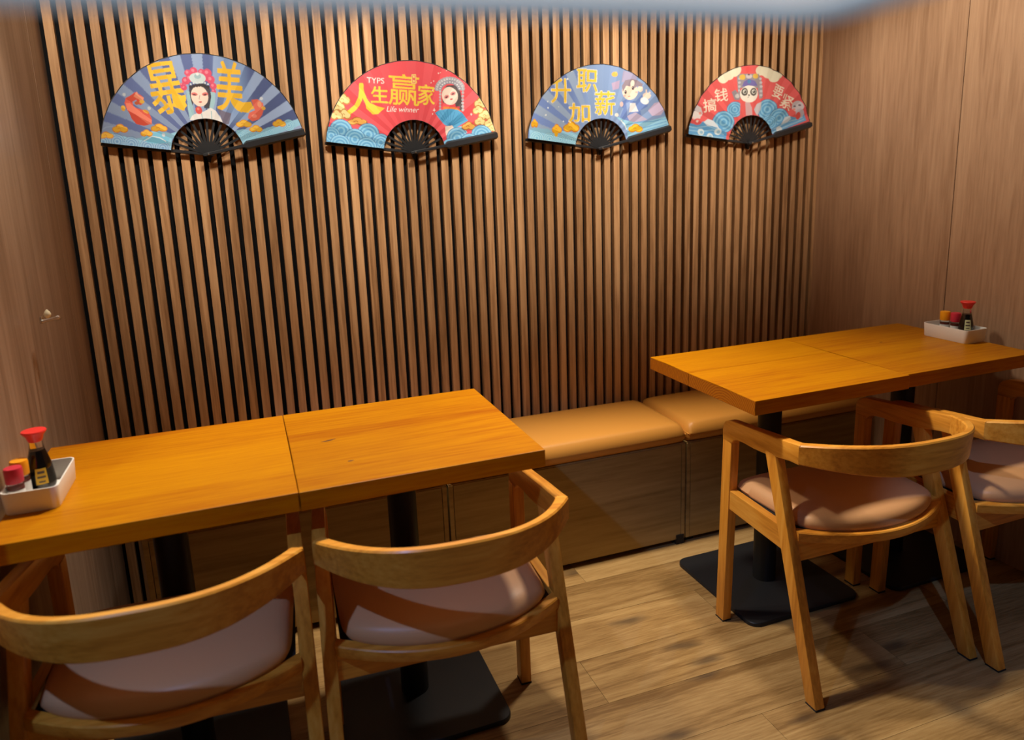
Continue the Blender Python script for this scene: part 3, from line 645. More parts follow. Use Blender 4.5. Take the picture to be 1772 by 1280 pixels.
  ("E", (90, 75, 85), [134.3, 215.7, 5.0, 7.2, 10.0]),
  ("E", (240, 240, 240), [132.8, 218.3, 1.55, 1.31, 0.00]),
  ("E", (235, 150, 140), [118.8, 186.1, 5.4, 1.97, 15.0]),
  ("E", (245, 190, 180), [97.6, 187.7, 6.2, 3.3, 0.00]),
  ("E", (245, 190, 180), [147.9, 200.9, 6.2, 3.3, 0.00]),
  ("E", (240, 205, 205), [85.1, 157.6, 7.7, 9.2, 0.00]),
  ("E", (240, 240, 235), [64.5, 118.8, 8.4, 7.3, 0.00]),
  ("P", (185, 175, 205), [108.8, 115.1, 143.8, 128.1, 171.3, 114.5, 194.9, 100.8, 159.5, 94.5, 120.3, 91.7]),
  ("P", (150, 205, 235), [58.7, 115.6, 93.2, 102.0, 139.8, 91.4, 191.0, 94.1, 238.7, 103.7, 286.9, 116.7, 289.2, 79.3, 112.3, 28.2, 108.5, 61.8, 85.4, 92.1]),
  ("L", (105, 165, 215), [3.5, 97.0, 82.0, 159.4, 91.2, 218.8, 93.8, 278.9, 103.3]),
  ("L", (105, 165, 215), [3.5, 108.5, 58.4, 179.2, 70.7, 279.0, 93.1]),
  ("L", (105, 165, 215), [3.5, 112.3, 38.2, 199.0, 63.7, 283.1, 82.8]),
  ("L", (235, 245, 250), [3.9, 81.6, 100.5, 97.0, 85.3, 106.6, 65.1]),
  ("E", (225, 150, 30), [130.4, 66.4, 17.5, 11.6, 0.00]),
  ("E", (225, 150, 30), [158.6, 65.9, 17.6, 11.6, 0.00]),
  ("E", (225, 150, 30), [144.5, 72.6, 17.5, 13.7, 0.00]),
  ("E", (250, 200, 45), [130.4, 67.2, 14.1, 8.9, 0.00]),
  ("E", (250, 200, 45), [158.6, 66.8, 14.2, 8.9, 0.00]),
  ("E", (250, 200, 45), [144.5, 72.6, 14.1, 10.6, 0.00]),
  ("L", (225, 150, 30), [2.5, 133.2, 68.8, 141.7, 71.8, 147.3, 66.9]),
 ],
 [
  ("E", (240, 232, 205), [-140.7, 251.5, 27.9, 22.5, 0.00]),
  ("E", (240, 232, 205), [-115.3, 262.1, 25.9, 20.8, 0.00]),
  ("E", (240, 232, 205), [-86.3, 280.1, 29.0, 23.2, 0.00]),
  ("E", (240, 232, 205), [-85.9, 268.2, 17.8, 14.3, 0.00]),
  ("E", (240, 232, 205), [-104.8, 282.9, 22.2, 17.8, 0.00]),
  ("E", (240, 232, 205), [-166.5, 261.7, 14.6, 11.8, 0.00]),
  ("E", (240, 232, 205), [33.9, 278.3, 22.9, 18.1, 0.00]),
  ("E", (240, 232, 205), [53.0, 278.5, 24.9, 19.6, 0.00]),
  ("E", (240, 232, 205), [72.5, 269.6, 27.0, 21.2, 0.00]),
  ("E", (240, 232, 205), [101.9, 257.1, 29.1, 22.8, 0.00]),
  ("E", (240, 232, 205), [122.9, 264.0, 19.5, 15.2, 0.00]),
  ("E", (240, 232, 205), [79.4, 287.8, 19.2, 15.1, 0.00]),
  ("E", (238, 88, 90), [-23.0, 282.2, 14.3, 11.3, 0.00]),
  ("T", (252, 236, 215), ['搞', -199.7, 146.8, 61.0, 49.1, 6.0, 1.00]),
  ("T", (252, 236, 215), ['钱', -147.6, 185.7, 60.1, 48.5, 4.0, 1.00]),
  ("T", (252, 236, 215), ['要', 123.5, 197.5, 48.1, 50.6, -22.0, 1.00]),
  ("T", (252, 236, 215), ['紧', 170.2, 157.7, 57.5, 54.9, -24.0, 1.00]),
  ("E", (60, 110, 170), [-81.6, 130.3, 37.6, 30.4, 0.00]),
  ("E", (140, 200, 235), [-81.6, 130.3, 35.7, 28.8, 0.00]),
  ("E", (96, 165, 215), [-81.6, 130.3, 30.1, 24.3, 0.00]),
  ("E", (140, 200, 235), [-81.6, 130.3, 24.8, 20.0, 0.00]),
  ("E", (96, 165, 215), [-81.6, 130.3, 19.5, 15.8, 0.00]),
  ("E", (140, 200, 235), [-81.6, 130.3, 13.5, 10.9, 0.00]),
  ("E", (96, 165, 215), [-81.6, 130.3, 7.5, 6.1, 0.00]),
  ("E", (60, 110, 170), [-134.3, 82.4, 52.3, 42.6, 0.00]),
  ("E", (140, 200, 235), [-134.3, 82.4, 49.7, 40.5, 0.00]),
  ("E", (96, 165, 215), [-134.3, 82.4, 41.8, 34.1, 0.00]),
  ("E", (140, 200, 235), [-134.3, 82.4, 34.4, 28.1, 0.00]),
  ("E", (96, 165, 215), [-134.3, 82.4, 27.1, 22.1, 0.00]),
  ("E", (140, 200, 235), [-134.3, 82.4, 18.8, 15.3, 0.00]),
  ("E", (96, 165, 215), [-134.3, 82.4, 10.4, 8.5, 0.00]),
  ("P", (100, 168, 222), [-306.5, 36.8, -303.6, 84.5, -260.4, 75.0, -228.0, 86.5, -191.3, 77.1, -146.9, 67.4, -116.3, 36.5, -123.0, 12.1]),
  ("L", (150, 200, 235), [4.3, -299.8, 69.6, -256.6, 63.0, -205.8, 68.2, -146.4, 49.2]),
  ("L", (150, 200, 235), [4.3, -299.6, 54.6, -241.8, 47.7, -183.4, 52.8, -131.1, 33.7]),
  ("L", (150, 200, 235), [4.3, -277.8, 36.3, -204.9, 28.9, -130.8, 21.4]),
  ("E", (215, 232, 240), [-238.1, 46.1, 15.3, 12.7, 0.00]),
  ("E", (150, 195, 225), [-235.9, 44.9, 7.6, 6.3, 0.00]),
  ("E", (215, 232, 240), [-159.3, 46.3, 16.3, 13.4, 0.00]),
  ("E", (150, 195, 225), [-157.0, 45.1, 8.2, 6.7, 0.00]),
  ("E", (215, 232, 240), [-197.6, 28.8, 14.7, 12.1, 0.00]),
  ("E", (150, 195, 225), [-195.4, 27.6, 7.4, 6.1, 0.00]),
  ("P", (215, 225, 235), [-228.0, 83.5, -206.4, 95.3, -180.6, 89.0, -161.7, 70.6, -154.0, 58.4, -187.5, 68.0, -209.4, 68.3]),
  ("P", (222, 214, 218), [-288.0, 111.0, -279.5, 140.6, -261.7, 149.4, -239.9, 137.4, -230.4, 116.5, -235.6, 104.6, -253.9, 116.7]),
  ("E", (226, 216, 214), [-261.0, 107.8, 21.7, 17.9, 0.00]),
  ("E", (110, 100, 115), [-272.1, 128.7, 7.9, 4.2, 0.00]),
  ("E", (235, 160, 150), [-241.3, 116.6, 6.5, 5.4, 0.00]),
  ("E", (232, 96, 98), [-255.2, 85.4, 18.8, 12.6, 0.00]),
  ("E", (250, 215, 210), [-257.0, 86.9, 5.8, 4.8, 0.00]),
  ("E", (250, 200, 195), [-275.2, 99.0, 5.0, 4.2, 0.00]),
  ("E", (60, 110, 170), [74.6, 129.3, 50.7, 40.2, 0.00]),
  ("E", (140, 200, 235), [74.6, 129.3, 48.2, 38.2, 0.00]),
  ("E", (96, 165, 215), [74.6, 129.3, 40.5, 32.2, 0.00]),
  ("E", (140, 200, 235), [74.6, 129.3, 33.4, 26.5, 0.00]),
  ("E", (96, 165, 215), [74.6, 129.3, 26.3, 20.9, 0.00]),
  ("E", (140, 200, 235), [74.6, 129.3, 18.2, 14.5, 0.00]),
  ("E", (96, 165, 215), [74.6, 129.3, 10.1, 8.0, 0.00]),
  ("E", (60, 110, 170), [134.8, 94.6, 49.5, 39.1, 0.00]),
  ("E", (140, 200, 235), [134.8, 94.6, 47.0, 37.2, 0.00]),
  ("E", (96, 165, 215), [134.8, 94.6, 39.6, 31.3, 0.00]),
  ("E", (140, 200, 235), [134.8, 94.6, 32.6, 25.8, 0.00]),
  ("E", (96, 165, 215), [134.8, 94.6, 25.7, 20.3, 0.00]),
  ("E", (140, 200, 235), [134.8, 94.6, 17.8, 14.1, 0.00]),
  ("E", (96, 165, 215), [134.8, 94.6, 9.9, 7.8, 0.00]),
  ("E", (60, 110, 170), [88.4, 79.6, 35.3, 28.1, 0.00]),
  ("E", (140, 200, 235), [88.4, 79.6, 33.5, 26.7, 0.00]),
  ("E", (96, 165, 215), [88.4, 79.6, 28.2, 22.4, 0.00]),
  ("E", (140, 200, 235), [88.4, 79.6, 23.2, 18.5, 0.00]),
  ("E", (96, 165, 215), [88.4, 79.6, 18.3, 14.6, 0.00]),
  ("E", (140, 200, 235), [88.4, 79.6, 12.7, 10.1, 0.00]),
  ("E", (96, 165, 215), [88.4, 79.6, 7.0, 5.6, 0.00]),
  ("P", (110, 172, 224), [96.5, 29.6, 97.3, 54.6, 131.9, 72.8, 173.9, 103.6, 214.1, 96.9, 261.5, 112.2, 271.3, 83.7]),
  ("L", (160, 205, 236), [4.7, 109.3, 51.3, 175.1, 78.5, 254.3, 96.5]),
  ("L", (160, 205, 236), [4.7, 102.0, 37.3, 175.9, 62.8, 262.8, 90.1]),
  ("P", (212, 224, 236), [143.9, 69.6, 162.3, 97.5, 185.8, 103.5, 194.4, 90.9, 175.1, 78.5]),
  ("E", (220, 230, 238), [136.8, 50.9, 14.3, 11.3, 0.00]),
  ("E", (214, 206, 214), [225.8, 140.7, 30.1, 22.0, 0.00]),
  ("E", (120, 110, 125), [211.8, 140.8, 7.2, 3.8, 0.00]),
  ("E", (120, 110, 125), [235.5, 145.4, 7.2, 3.8, 0.00]),
  ("E", (240, 150, 140), [208.4, 128.3, 6.4, 5.0, 0.00]),
  ("E", (198, 190, 205), [237.3, 112.4, 22.2, 18.9, 0.00]),
  ("E", (228, 90, 84), [229.8, 103.1, 12.9, 15.1, 0.00]),
  ("P", (150, 140, 150), [-98.6, 196.6, -84.0, 205.6, -61.0, 187.6, -60.3, 166.5, -82.8, 166.6]),
  ("E", (205, 200, 200), [-72.0, 181.6, 10.5, 8.4, 0.00]),
  ("P", (158, 150, 158), [-74.4, 256.4, -63.5, 265.5, 26.8, 266.2, 40.8, 248.2, 46.1, 211.9, 49.5, 175.4, 34.4, 169.3, 25.1, 211.9, -58.0, 211.7, -56.6, 169.5, -68.7, 193.6]),
  ("E", (200, 196, 204), [-62.9, 247.6, 6.0, 4.8, 0.00]),
  ("E", (200, 196, 204), [-62.5, 232.6, 6.0, 4.8, 0.00]),
  ("E", (200, 196, 204), [-62.0, 217.7, 6.0, 4.8, 0.00]),
  ("E", (200, 196, 204), [37.0, 248.2, 6.1, 4.8, 0.00]),
  ("E", (200, 196, 204), [39.5, 233.1, 6.1, 4.8, 0.00]),
  ("E", (200, 196, 204), [40.9, 218.0, 6.1, 4.9, 0.00]),
  ("E", (200, 196, 204), [40.9, 199.8, 6.1, 4.9, 0.00]),
  ("E", (200, 196, 204), [40.7, 184.5, 6.1, 4.9, 0.00]),
  ("E", (200, 196, 204), [-63.3, 202.7, 5.2, 4.2, 0.00]),
  ("E", (232, 190, 84), [-50.0, 253.0, 14.2, 10.2, 0.00]),
  ("E", (232, 190, 84), [11.9, 257.1, 13.7, 9.6, 0.00]),
  ("E", (215, 205, 210), [-19.0, 256.8, 15.1, 9.0, 0.00]),
  ("E", (110, 95, 110), [-19.2, 262.8, 6.8, 3.0, 0.00]),
  ("P", (122, 112, 180), [-50.7, 217.7, -43.8, 235.7, -18.0, 247.9, 8.8, 239.0, 24.7, 220.9]),
  ("E", (90, 140, 190), [-16.8, 236.5, 9.1, 7.2, 0.00]),
  ("E", (248, 240, 228), [-15.8, 189.1, 42.6, 32.8, 0.00]),
  ("E", (96, 90, 88), [-37.3, 197.3, 15.1, 15.1, -18.0]),
  ("E", (225, 225, 215), [-37.3, 198.2, 9.0, 8.4, 0.00]),
  ("E", (50, 45, 45), [-36.5, 197.9, 5.7, 5.4, 0.00]),
  ("E", (250, 250, 250), [-39.2, 200.3, 2.3, 1.81, 0.00]),
  ("E", (96, 90, 88), [5.1, 197.3, 15.2, 15.2, 18.0]),
  ("E", (225, 225, 215), [5.1, 198.2, 9.1, 8.5, 0.00]),
  ("E", (50, 45, 45), [5.8, 197.9, 5.7, 5.5, 0.00]),
  ("E", (250, 250, 250), [3.1, 200.3, 2.3, 1.82, 0.00]),
  ("E", (60, 55, 55), [-15.7, 185.2, 5.3, 2.7, 0.00]),
  ("L", (80, 70, 70), [1.89, -15.7, 184.0, -15.5, 178.5, -22.9, 175.5]),
  ("P", (232, 98, 98), [-58.1, 157.5, -33.7, 158.9, -28.0, 105.6, -56.4, 104.3]),
  ("P", (215, 175, 180), [-33.6, 157.4, -3.3, 157.2, 2.3, 108.3, -28.1, 106.2]),
  ("P", (232, 98, 98), [-10.9, 157.3, 19.5, 160.2, 16.2, 145.0, -2.6, 139.0]),
  ("P", (205, 200, 208), [9.2, 129.7, 23.7, 151.0, 46.3, 160.1, 40.0, 126.4, 25.4, 105.0]),
 ],
]

# ------------------------------------------------------------------ helpers
def srgb(h):

    return tuple(((c/255)/12.92 if c/255 <= 0.04045 else ((c/255 + 0.055)/1.055)**2.4) for c in h)

def mat(name, color, rough=0.5, spec=0.5, metal=0.0, coat=0.0, bump=0.0, bscale=200.0, emit=None, estr=0.0, trans=0.0, ior=1.45):
    m = bpy.data.materials.new(name); m.use_nodes = True
    nt = m.node_tree; b = nt.nodes['Principled BSDF']
    b.inputs['Base Color'].default_value = (*color, 1)
    b.inputs['Roughness'].default_value = rough
    b.inputs['Specular IOR Level'].default_value = spec
    b.inputs['Metallic'].default_value = metal
    b.inputs['Coat Weight'].default_value = coat
    b.inputs['Coat Roughness'].default_value = 0.15
    b.inputs['Transmission Weight'].default_value = trans
    b.inputs['IOR'].default_value = ior
    if emit: b.inputs['Emission Color'].default_value = (*emit, 1); b.inputs['Emission Strength'].default_value = estr
    if bump:
        tc = nt.nodes.new('ShaderNodeTexCoord'); n = nt.nodes.new('ShaderNodeTexNoise'); n.inputs['Scale'].default_value = bscale
        n.inputs['Detail'].default_value = 3
        bp = nt.nodes.new('ShaderNodeBump'); bp.inputs['Strength'].default_value = bump; bp.inputs['Distance'].default_value = 0.002
        nt.links.new(tc.outputs['Object'], n.inputs['Vector']); nt.links.new(n.outputs['Fac'], bp.inputs['Height']); nt.links.new(bp.outputs['Normal'], b.inputs['Normal'])
    return m

def wood(name, dark, mid, light, axis='x', fine=90.0, coarse=9.0, stretch=0.06, rough=0.45, spec=0.4, coat=0.0, vary=0.25, ring=0.0, knots=None, bump=0.12):
    """procedural wood: long streaks along one axis, cathedral figure, per-piece tone"""
    m = bpy.data.materials.new(name); m.use_nodes = True
    nt = m.node_tree; N = nt.nodes.new; K = nt.links.new
    b = nt.nodes['Principled BSDF']
    tc = N('ShaderNodeTexCoord'); oi = N('ShaderNodeObjectInfo')
    off = N('ShaderNodeVectorMath'); off.operation = 'SCALE'; off.inputs['Scale'].default_value = 11.0
    cmb = N('ShaderNodeCombineXYZ'); K(oi.outputs['Random'], cmb.inputs[0]); K(oi.outputs['Random'], cmb.inputs[1]); K(oi.outputs['Random'], cmb.inputs[2])
    K(cmb.outputs[0], off.inputs[0])
    add = N('ShaderNodeVectorMath'); add.operation = 'ADD'; K(tc.outputs['Object'], add.inputs[0]); K(off.outputs[0], add.inputs[1])
    mp = N('ShaderNodeMapping')
    sc = [1.0, 1.0, 1.0]; sc['xyz'.index(axis)] = stretch
    mp.inputs['Scale'].default_value = sc
    K(add.outputs[0], mp.inputs['Vector'])
    n1 = N('ShaderNodeTexNoise'); n1.inputs['Scale'].default_value = fine; n1.inputs['Detail'].default_value = 5; n1.inputs['Roughness'].default_value = 0.6
    n2 = N('ShaderNodeTexNoise'); n2.inputs['Scale'].default_value = coarse; n2.inputs['Detail'].default_value = 3; n2.inputs['Distortion'].default_value = 0.6
    K(mp.outputs[0], n1.inputs['Vector']); K(mp.outputs[0], n2.inputs['Vector'])
    # rings from the coarse field
    mul = N('ShaderNodeMath'); mul.operation = 'MULTIPLY'; mul.inputs[1].default_value = 34.0; K(n2.outputs['Fac'], mul.inputs[0])
    sn = N('ShaderNodeMath'); sn.operation = 'SINE'; K(mul.outputs[0], sn.inputs[0])
    rg = N('ShaderNodeMath'); rg.operation = 'MULTIPLY'; rg.inputs[1].default_value = ring; K(sn.outputs[0], rg.inputs[0])
    mx = N('ShaderNodeMath'); mx.operation = 'ADD'; K(n1.outputs['Fac'], mx.inputs[0]); K(rg.outputs[0], mx.inputs[1])
    h = N('ShaderNodeMath'); h.operation = 'MULTIPLY_ADD'; h.inputs[1].default_value = 0.55; K(mx.outputs[0], h.inputs[0])
    h2 = N('ShaderNodeMath'); h2.operation = 'MULTIPLY'; h2.inputs[1].default_value = 0.45; K(n2.outputs['Fac'], h2.inputs[0]); K(h2.outputs[0], h.inputs[2])
    rp = N('ShaderNodeValToRGB'); e = rp.color_ramp.elements
    e[0].position = 0.33; e[0].color = (*dark, 1); e[1].position = 0.68; e[1].color = (*light, 1)
    el = e.new(0.5); el.color = (*mid, 1)
    K(h.outputs[0], rp.inputs[0])
    hv = N('ShaderNodeHueSaturation'); mr = N('ShaderNodeMapRange'); mr.inputs['To Min'].default_value = 1 - vary; mr.inputs['To Max'].default_value = 1 + vary
    K(oi.outputs['Random'], mr.inputs['Value']); K(mr.outputs[0], hv.inputs['Value']); K(rp.outputs[0], hv.inputs['Color'])
    col = hv.outputs[0]
    if knots:
        kc, ks = knots
        kmap = N('ShaderNodeMapping'); ksc = [1.0, 1.0, 1.0]; ksc['xyz'.index(axis)] = 0.32; kmap.inputs['Scale'].default_value = ksc
        K(add.outputs[0], kmap.inputs['Vector'])
        nd = N('ShaderNodeTexNoise'); nd.inputs['Scale'].default_value = 18; K(kmap.outputs[0], nd.inputs['Vector'])
        dv = N('ShaderNodeVectorMath'); dv.operation = 'MULTIPLY_ADD'; dv.inputs[1].default_value = (0.035, 0.035, 0.035); K(nd.outputs['Color'], dv.inputs[0]); K(kmap.outputs[0], dv.inputs[2])
        vo = N('ShaderNodeTexVoronoi'); vo.voronoi_dimensions = '2D'; vo.inputs['Scale'].default_value = ks; K(dv.outputs[0], vo.inputs['Vector'])
        kr = N('ShaderNodeMapRange'); kr.inputs['From Min'].default_value = 0.03; kr.inputs['From Max'].default_value = 0.125; kr.inputs['To Min'].default_value = 0.7; kr.inputs['To Max'].default_value = 0.0
        K(vo.outputs['Distance'], kr.inputs['Value'])
        gate = N('ShaderNodeMath'); gate.operation = 'GREATER_THAN'; gate.inputs[1].default_value = 0.35
        sp = N('ShaderNodeSeparateColor'); K(vo.outputs['Color'], sp.inputs[0]); K(sp.outputs[0], gate.inputs[0])
        kg = N('ShaderNodeMath'); kg.operation = 'MULTIPLY'; K(kr.outputs[0], kg.inputs[0]); K(gate.outputs[0], kg.inputs[1])
        mk = N('ShaderNodeMix'); mk.data_type = 'RGBA'; K(kg.outputs[0], mk.inputs['Factor']); K(col, mk.inputs['A']); mk.inputs['B'].default_value = (*kc, 1)
        col = mk.outputs['Result']
    K(col, b.inputs['Base Color'])
    b.inputs['Roughness'].default_value = rough; b.inputs['Specular IOR Level'].default_value = spec
    b.inputs['Coat Weight'].default_value = coat; b.inputs['Coat Roughness'].default_value = 0.22
    if bump:
        bp = N('ShaderNodeBump'); bp.inputs['Strength'].default_value = bump; bp.inputs['Distance'].default_value = 0.001
        K(n1.outputs['Fac'], bp.inputs['Height']); K(bp.outputs['Normal'], b.inputs['Normal'])
    return m

def link(o, parent=None):
    COL.objects.link(o)
    if parent is not None: o.parent = parent
    return o
def obj(name, me, m, parent=None, loc=(0, 0, 0), smooth=False):
    if isinstance(me, bmesh.types.BMesh):
        bm = me; bmesh.ops.recalc_face_normals(bm, faces=bm.faces[:])
        me = bpy.data.meshes.new(name); bm.to_mesh(me); bm.free()
    if m is not None and not me.materials: me.materials.append(m)
    if smooth:
        for p in me.polygons: p.use_smooth = True
    o = bpy.data.objects.new(name, me); o.location = loc
    return link(o, parent)
def tag(o, label=None, cat=None, group=None, kind=None):
    if label: o['label'] = label
    if cat: o['category'] = cat
    if group: o['group'] = group
    if kind: o['kind'] = kind
    return o
def thing(name, label, cat, loc=(0, 0, 0), rz=0.0, group=None):
    o = bpy.data.objects.new(name, None); o.empty_display_size = 0.05
    o.location = loc; o.rotation_euler = (0, 0, rz); COL.objects.link(o)
    return tag(o, label, cat, group)
def copy_tree(o, parent=None):
    c = o.copy(); COL.objects.link(c)
    if parent is not None: c.parent = parent
    for ch in list(o.children): copy_tree(ch, c)
    return c
def bm_box(x0, x1, y0, y1, z0, z1, bevel=0.0, seg=2, bm=None):
    new = bmesh.new()
    v = [new.verts.new((x, y, z)) for z in (z0, z1) for y in (y0, y1) for x in (x0, x1)]
    for f in ((0, 1, 3, 2), (4, 5, 7, 6), (0, 1, 5, 4), (2, 3, 7, 6), (0, 2, 6, 4), (1, 3, 7, 5)): new.faces.new([v[i] for i in f])
    if bevel: bmesh.ops.bevel(new, geom=new.edges[:], offset=bevel, segments=seg, affect='EDGES', profile=0.5)
    if bm is None: return new
    t = bpy.data.meshes.new('t'); new.to_mesh(t); new.free(); bm.from_mesh(t); bpy.data.meshes.remove(t)
    return bm
def bm_hex(c0, c1, bevel=0.0):
    """box between two quads (lists of 4 points)"""
    bm = bmesh.new(); a = [bm.verts.new(p) for p in c0]; b = [bm.verts.new(p) for p in c1]
    bm.faces.new(a[::-1]); bm.faces.new(b)
    for i in range(4): bm.faces.new([a[i], a[(i+1) % 4], b[(i+1) % 4], b[i]])
    if bevel: bmesh.ops.bevel(bm, geom=bm.edges[:], offset=bevel, segments=2, affect='EDGES', profile=0.5)
    return bm
def bm_lathe(prof, n=28, cap=True):
    bm = bmesh.new(); rings = []
    for r, z in prof:
        rings.append([bm.verts.new((r*math.cos(2*math.pi*k/n), r*math.sin(2*math.pi*k/n), z)) for k in range(n)])
    for a, b in zip(rings, rings[1:]):
        for k in range(n): bm.faces.new([a[k], a[(k+1) % n], b[(k+1) % n], b[k]])
    if cap: bm.faces.new(rings[0][::-1]); bm.faces.new(rings[-1])
    return bm
def rrect(hx, hy, r, n=5):
    pts = []
    for cx, cy, a0 in ((hx-r, hy-r, 0), (-hx+r, hy-r, 90), (-hx+r, -hy+r, 180), (hx-r, -hy+r, 270)):
        for k in range(n+1):
            a = math.radians(a0+90*k/n); pts.append((cx+r*math.cos(a), cy+r*math.sin(a)))
    return pts
def bm_rings(rings, cap0=True, cap1=True):
    bm = bmesh.new(); R = [[bm.verts.new(p) for p in r] for r in rings]; n = len(R[0])
    for a, b in zip(R, R[1:]):
        for k in range(n): bm.faces.new([a[k], a[(k+1) % n], b[(k+1) % n], b[k]])
    if cap0: bm.faces.new(R[0][::-1])
    if cap1: bm.faces.new(R[-1])
    return bm
def bm_grid(fn, nu, nv):
    bm = bmesh.new(); V = [[bm.verts.new(fn(-1+2*i/nu, -1+2*j/nv)) for j in range(nv+1)] for i in range(nu+1)]
    for i in range(nu):
        for j in range(nv): bm.faces.new([V[i][j], V[i+1][j], V[i+1][j+1], V[i][j+1]])
    return bm, V
def smooth_mesh(o, angle=40):
    me = o.data
    for p in me.polygons: p.use_smooth = True
    me.set_sharp_from_angle(angle=math.radians(angle))
    return o

# ------------------------------------------------------------------ materials
M = {}
M['slat'] = wood('slat_walnut', (0.25, 0.125, 0.052), (0.43, 0.233, 0.108), (0.56, 0.33, 0.165), 'z', 130, 14, 0.05, 0.5, 0.3, 0, 0.11, 0.10)
M['slat_side'] = None
M['backing'] = mat('black_felt', (0.008, 0.008, 0.009), 0.95, 0.1)
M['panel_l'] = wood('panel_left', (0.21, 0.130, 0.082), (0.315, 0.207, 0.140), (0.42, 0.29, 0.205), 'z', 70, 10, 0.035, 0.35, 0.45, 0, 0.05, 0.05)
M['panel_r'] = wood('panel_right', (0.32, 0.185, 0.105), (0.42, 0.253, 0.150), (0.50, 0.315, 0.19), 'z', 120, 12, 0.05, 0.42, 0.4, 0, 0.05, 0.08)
M['floor'] = wood('floor_oak', (0.195, 0.100, 0.029), (0.33, 0.190, 0.065), (0.44, 0.275, 0.105), 'x', 190, 5, 0.07, 0.45, 0.35, 0, 0.08, 0.16, ((0.065, 0.038, 0.020), 5.2))
M['table'] = wood('table_lacquer', (0.32, 0.080, 0.0008), (0.43, 0.150, 0.0008), (0.50, 0.195, 0.0008), 'x', 110, 5, 0.06, 0.40, 0.10, 0.0, 0.05, 0.06, None, 0.05)
M['chair'] = wood('chair_ash', (0.50, 0.178, 0.016), (0.70, 0.285, 0.030), (0.80, 0.38, 0.060), 'x', 110, 10, 0.07, 0.38, 0.45, 0.1, 0.06, 0.10)
M['chair_v'] = wood('chair_ash_upright', (0.50, 0.178, 0.016), (0.70, 0.285, 0.030), (0.80, 0.38, 0.060), 'z', 110, 10, 0.07, 0.38, 0.45, 0.1, 0.06, 0.10)
M['bench'] = wood('bench_laminate', (0.28, 0.175, 0.055), (0.40, 0.265, 0.090), (0.48, 0.33, 0.125), 'x', 60, 6, 0.07, 0.5, 0.35, 0, 0.05, 0.10)
M['leather'] = mat('tan_leather', (0.64, 0.280, 0.048), 0.42, 0.45, bump=0.12, bscale=420)
M['seat'] = mat('brown_leather', (0.66, 0.355, 0.165), 0.40, 0.45, bump=0.12, bscale=420)
M['black'] = mat('black_powder_coat', (0.012, 0.012, 0.013), 0.45, 0.4, bump=0.1, bscale=600)
M['rubber'] = mat('dark_rubber', (0.015, 0.013, 0.012), 0.8)
M['white'] = mat('white_plastic', (0.86, 0.83, 0.78), 0.35, 0.5)
M['rib'] = mat('black_bamboo', (0.016, 0.016, 0.018), 0.38, 0.5)
M['guard'] = mat('black_guard', (0.022, 0.022, 0.025), 0.32, 0.5)
M['steel'] = mat('steel', (0.75, 0.72, 0.68), 0.25, 0.5, 1.0)
M['cream'] = mat('cream_tip', (0.80, 0.70, 0.48), 0.35)
M['ceiling'] = mat('ceiling_paint', (0.55, 0.52, 0.48), 0.9)
M['red'] = mat('red_cap', (0.80, 0.035, 0.03), 0.35)
M['pink'] = mat('crimson_cap', (0.62, 0.03, 0.06), 0.35)
M['orange'] = mat('orange_cap', (0.95, 0.36, 0.01), 0.35)
M['soy'] = mat('soy_sauce', (0.008, 0.004, 0.003), 0.08, 0.6)
M['glass'] = mat('clear_glass', (0.95, 0.93, 0.9), 0.03, 0.5, trans=1.0)
M['label_y'] = mat('yellow_label', (0.75, 0.45, 0.03), 0.5)
M['label_g'] = mat('pale_green_label', (0.66, 0.68, 0.38), 0.5)
M['label_w'] = mat('white_label', (0.72, 0.71, 0.70), 0.5)
M['print'] = mat('label_print', (0.10, 0.07, 0.05), 0.6)
M['spice'] = mat('red_spice', (0.20, 0.02, 0.012), 0.5)

def ring_wood(name, dark, light):
    m = bpy.data.materials.new(name); m.use_nodes = True; nt = m.node_tree; b = nt.nodes['Principled BSDF']
    tc = nt.nodes.new('ShaderNodeTexCoord'); mp = nt.nodes.new('ShaderNodeMapping'); wv = nt.nodes.new('ShaderNodeTexWave'); rp = nt.nodes.new('ShaderNodeValToRGB')
    mp.inputs['Location'].default_value = (0, 0.13, -0.70)
    wv.wave_type = 'RINGS'; wv.rings_direction = 'X'; wv.inputs['Scale'].default_value = 42; wv.inputs['Distortion'].default_value = 3.0; wv.inputs['Detail Scale'].default_value = 1.5
    rp.color_ramp.elements[0].color = (*dark, 1); rp.color_ramp.elements[1].color = (*light, 1)
    nt.links.new(tc.outputs['Object'], mp.inputs['Vector']); nt.links.new(mp.outputs[0], wv.inputs['Vector']); nt.links.new(wv.outputs['Fac'], rp.inputs[0]); nt.links.new(rp.outputs[0], b.inputs['Base Color'])
    b.inputs['Roughness'].default_value = 0.45; b.inputs['Specular IOR Level'].default_value = 0.25
    return m
M['endgrain'] = ring_wood('table_end_grain', (0.30, 0.075, 0.004), (0.46, 0.145, 0.006))

# ------------------------------------------------------------------ the setting
XR = 2.829
H_ROOM = 2.45
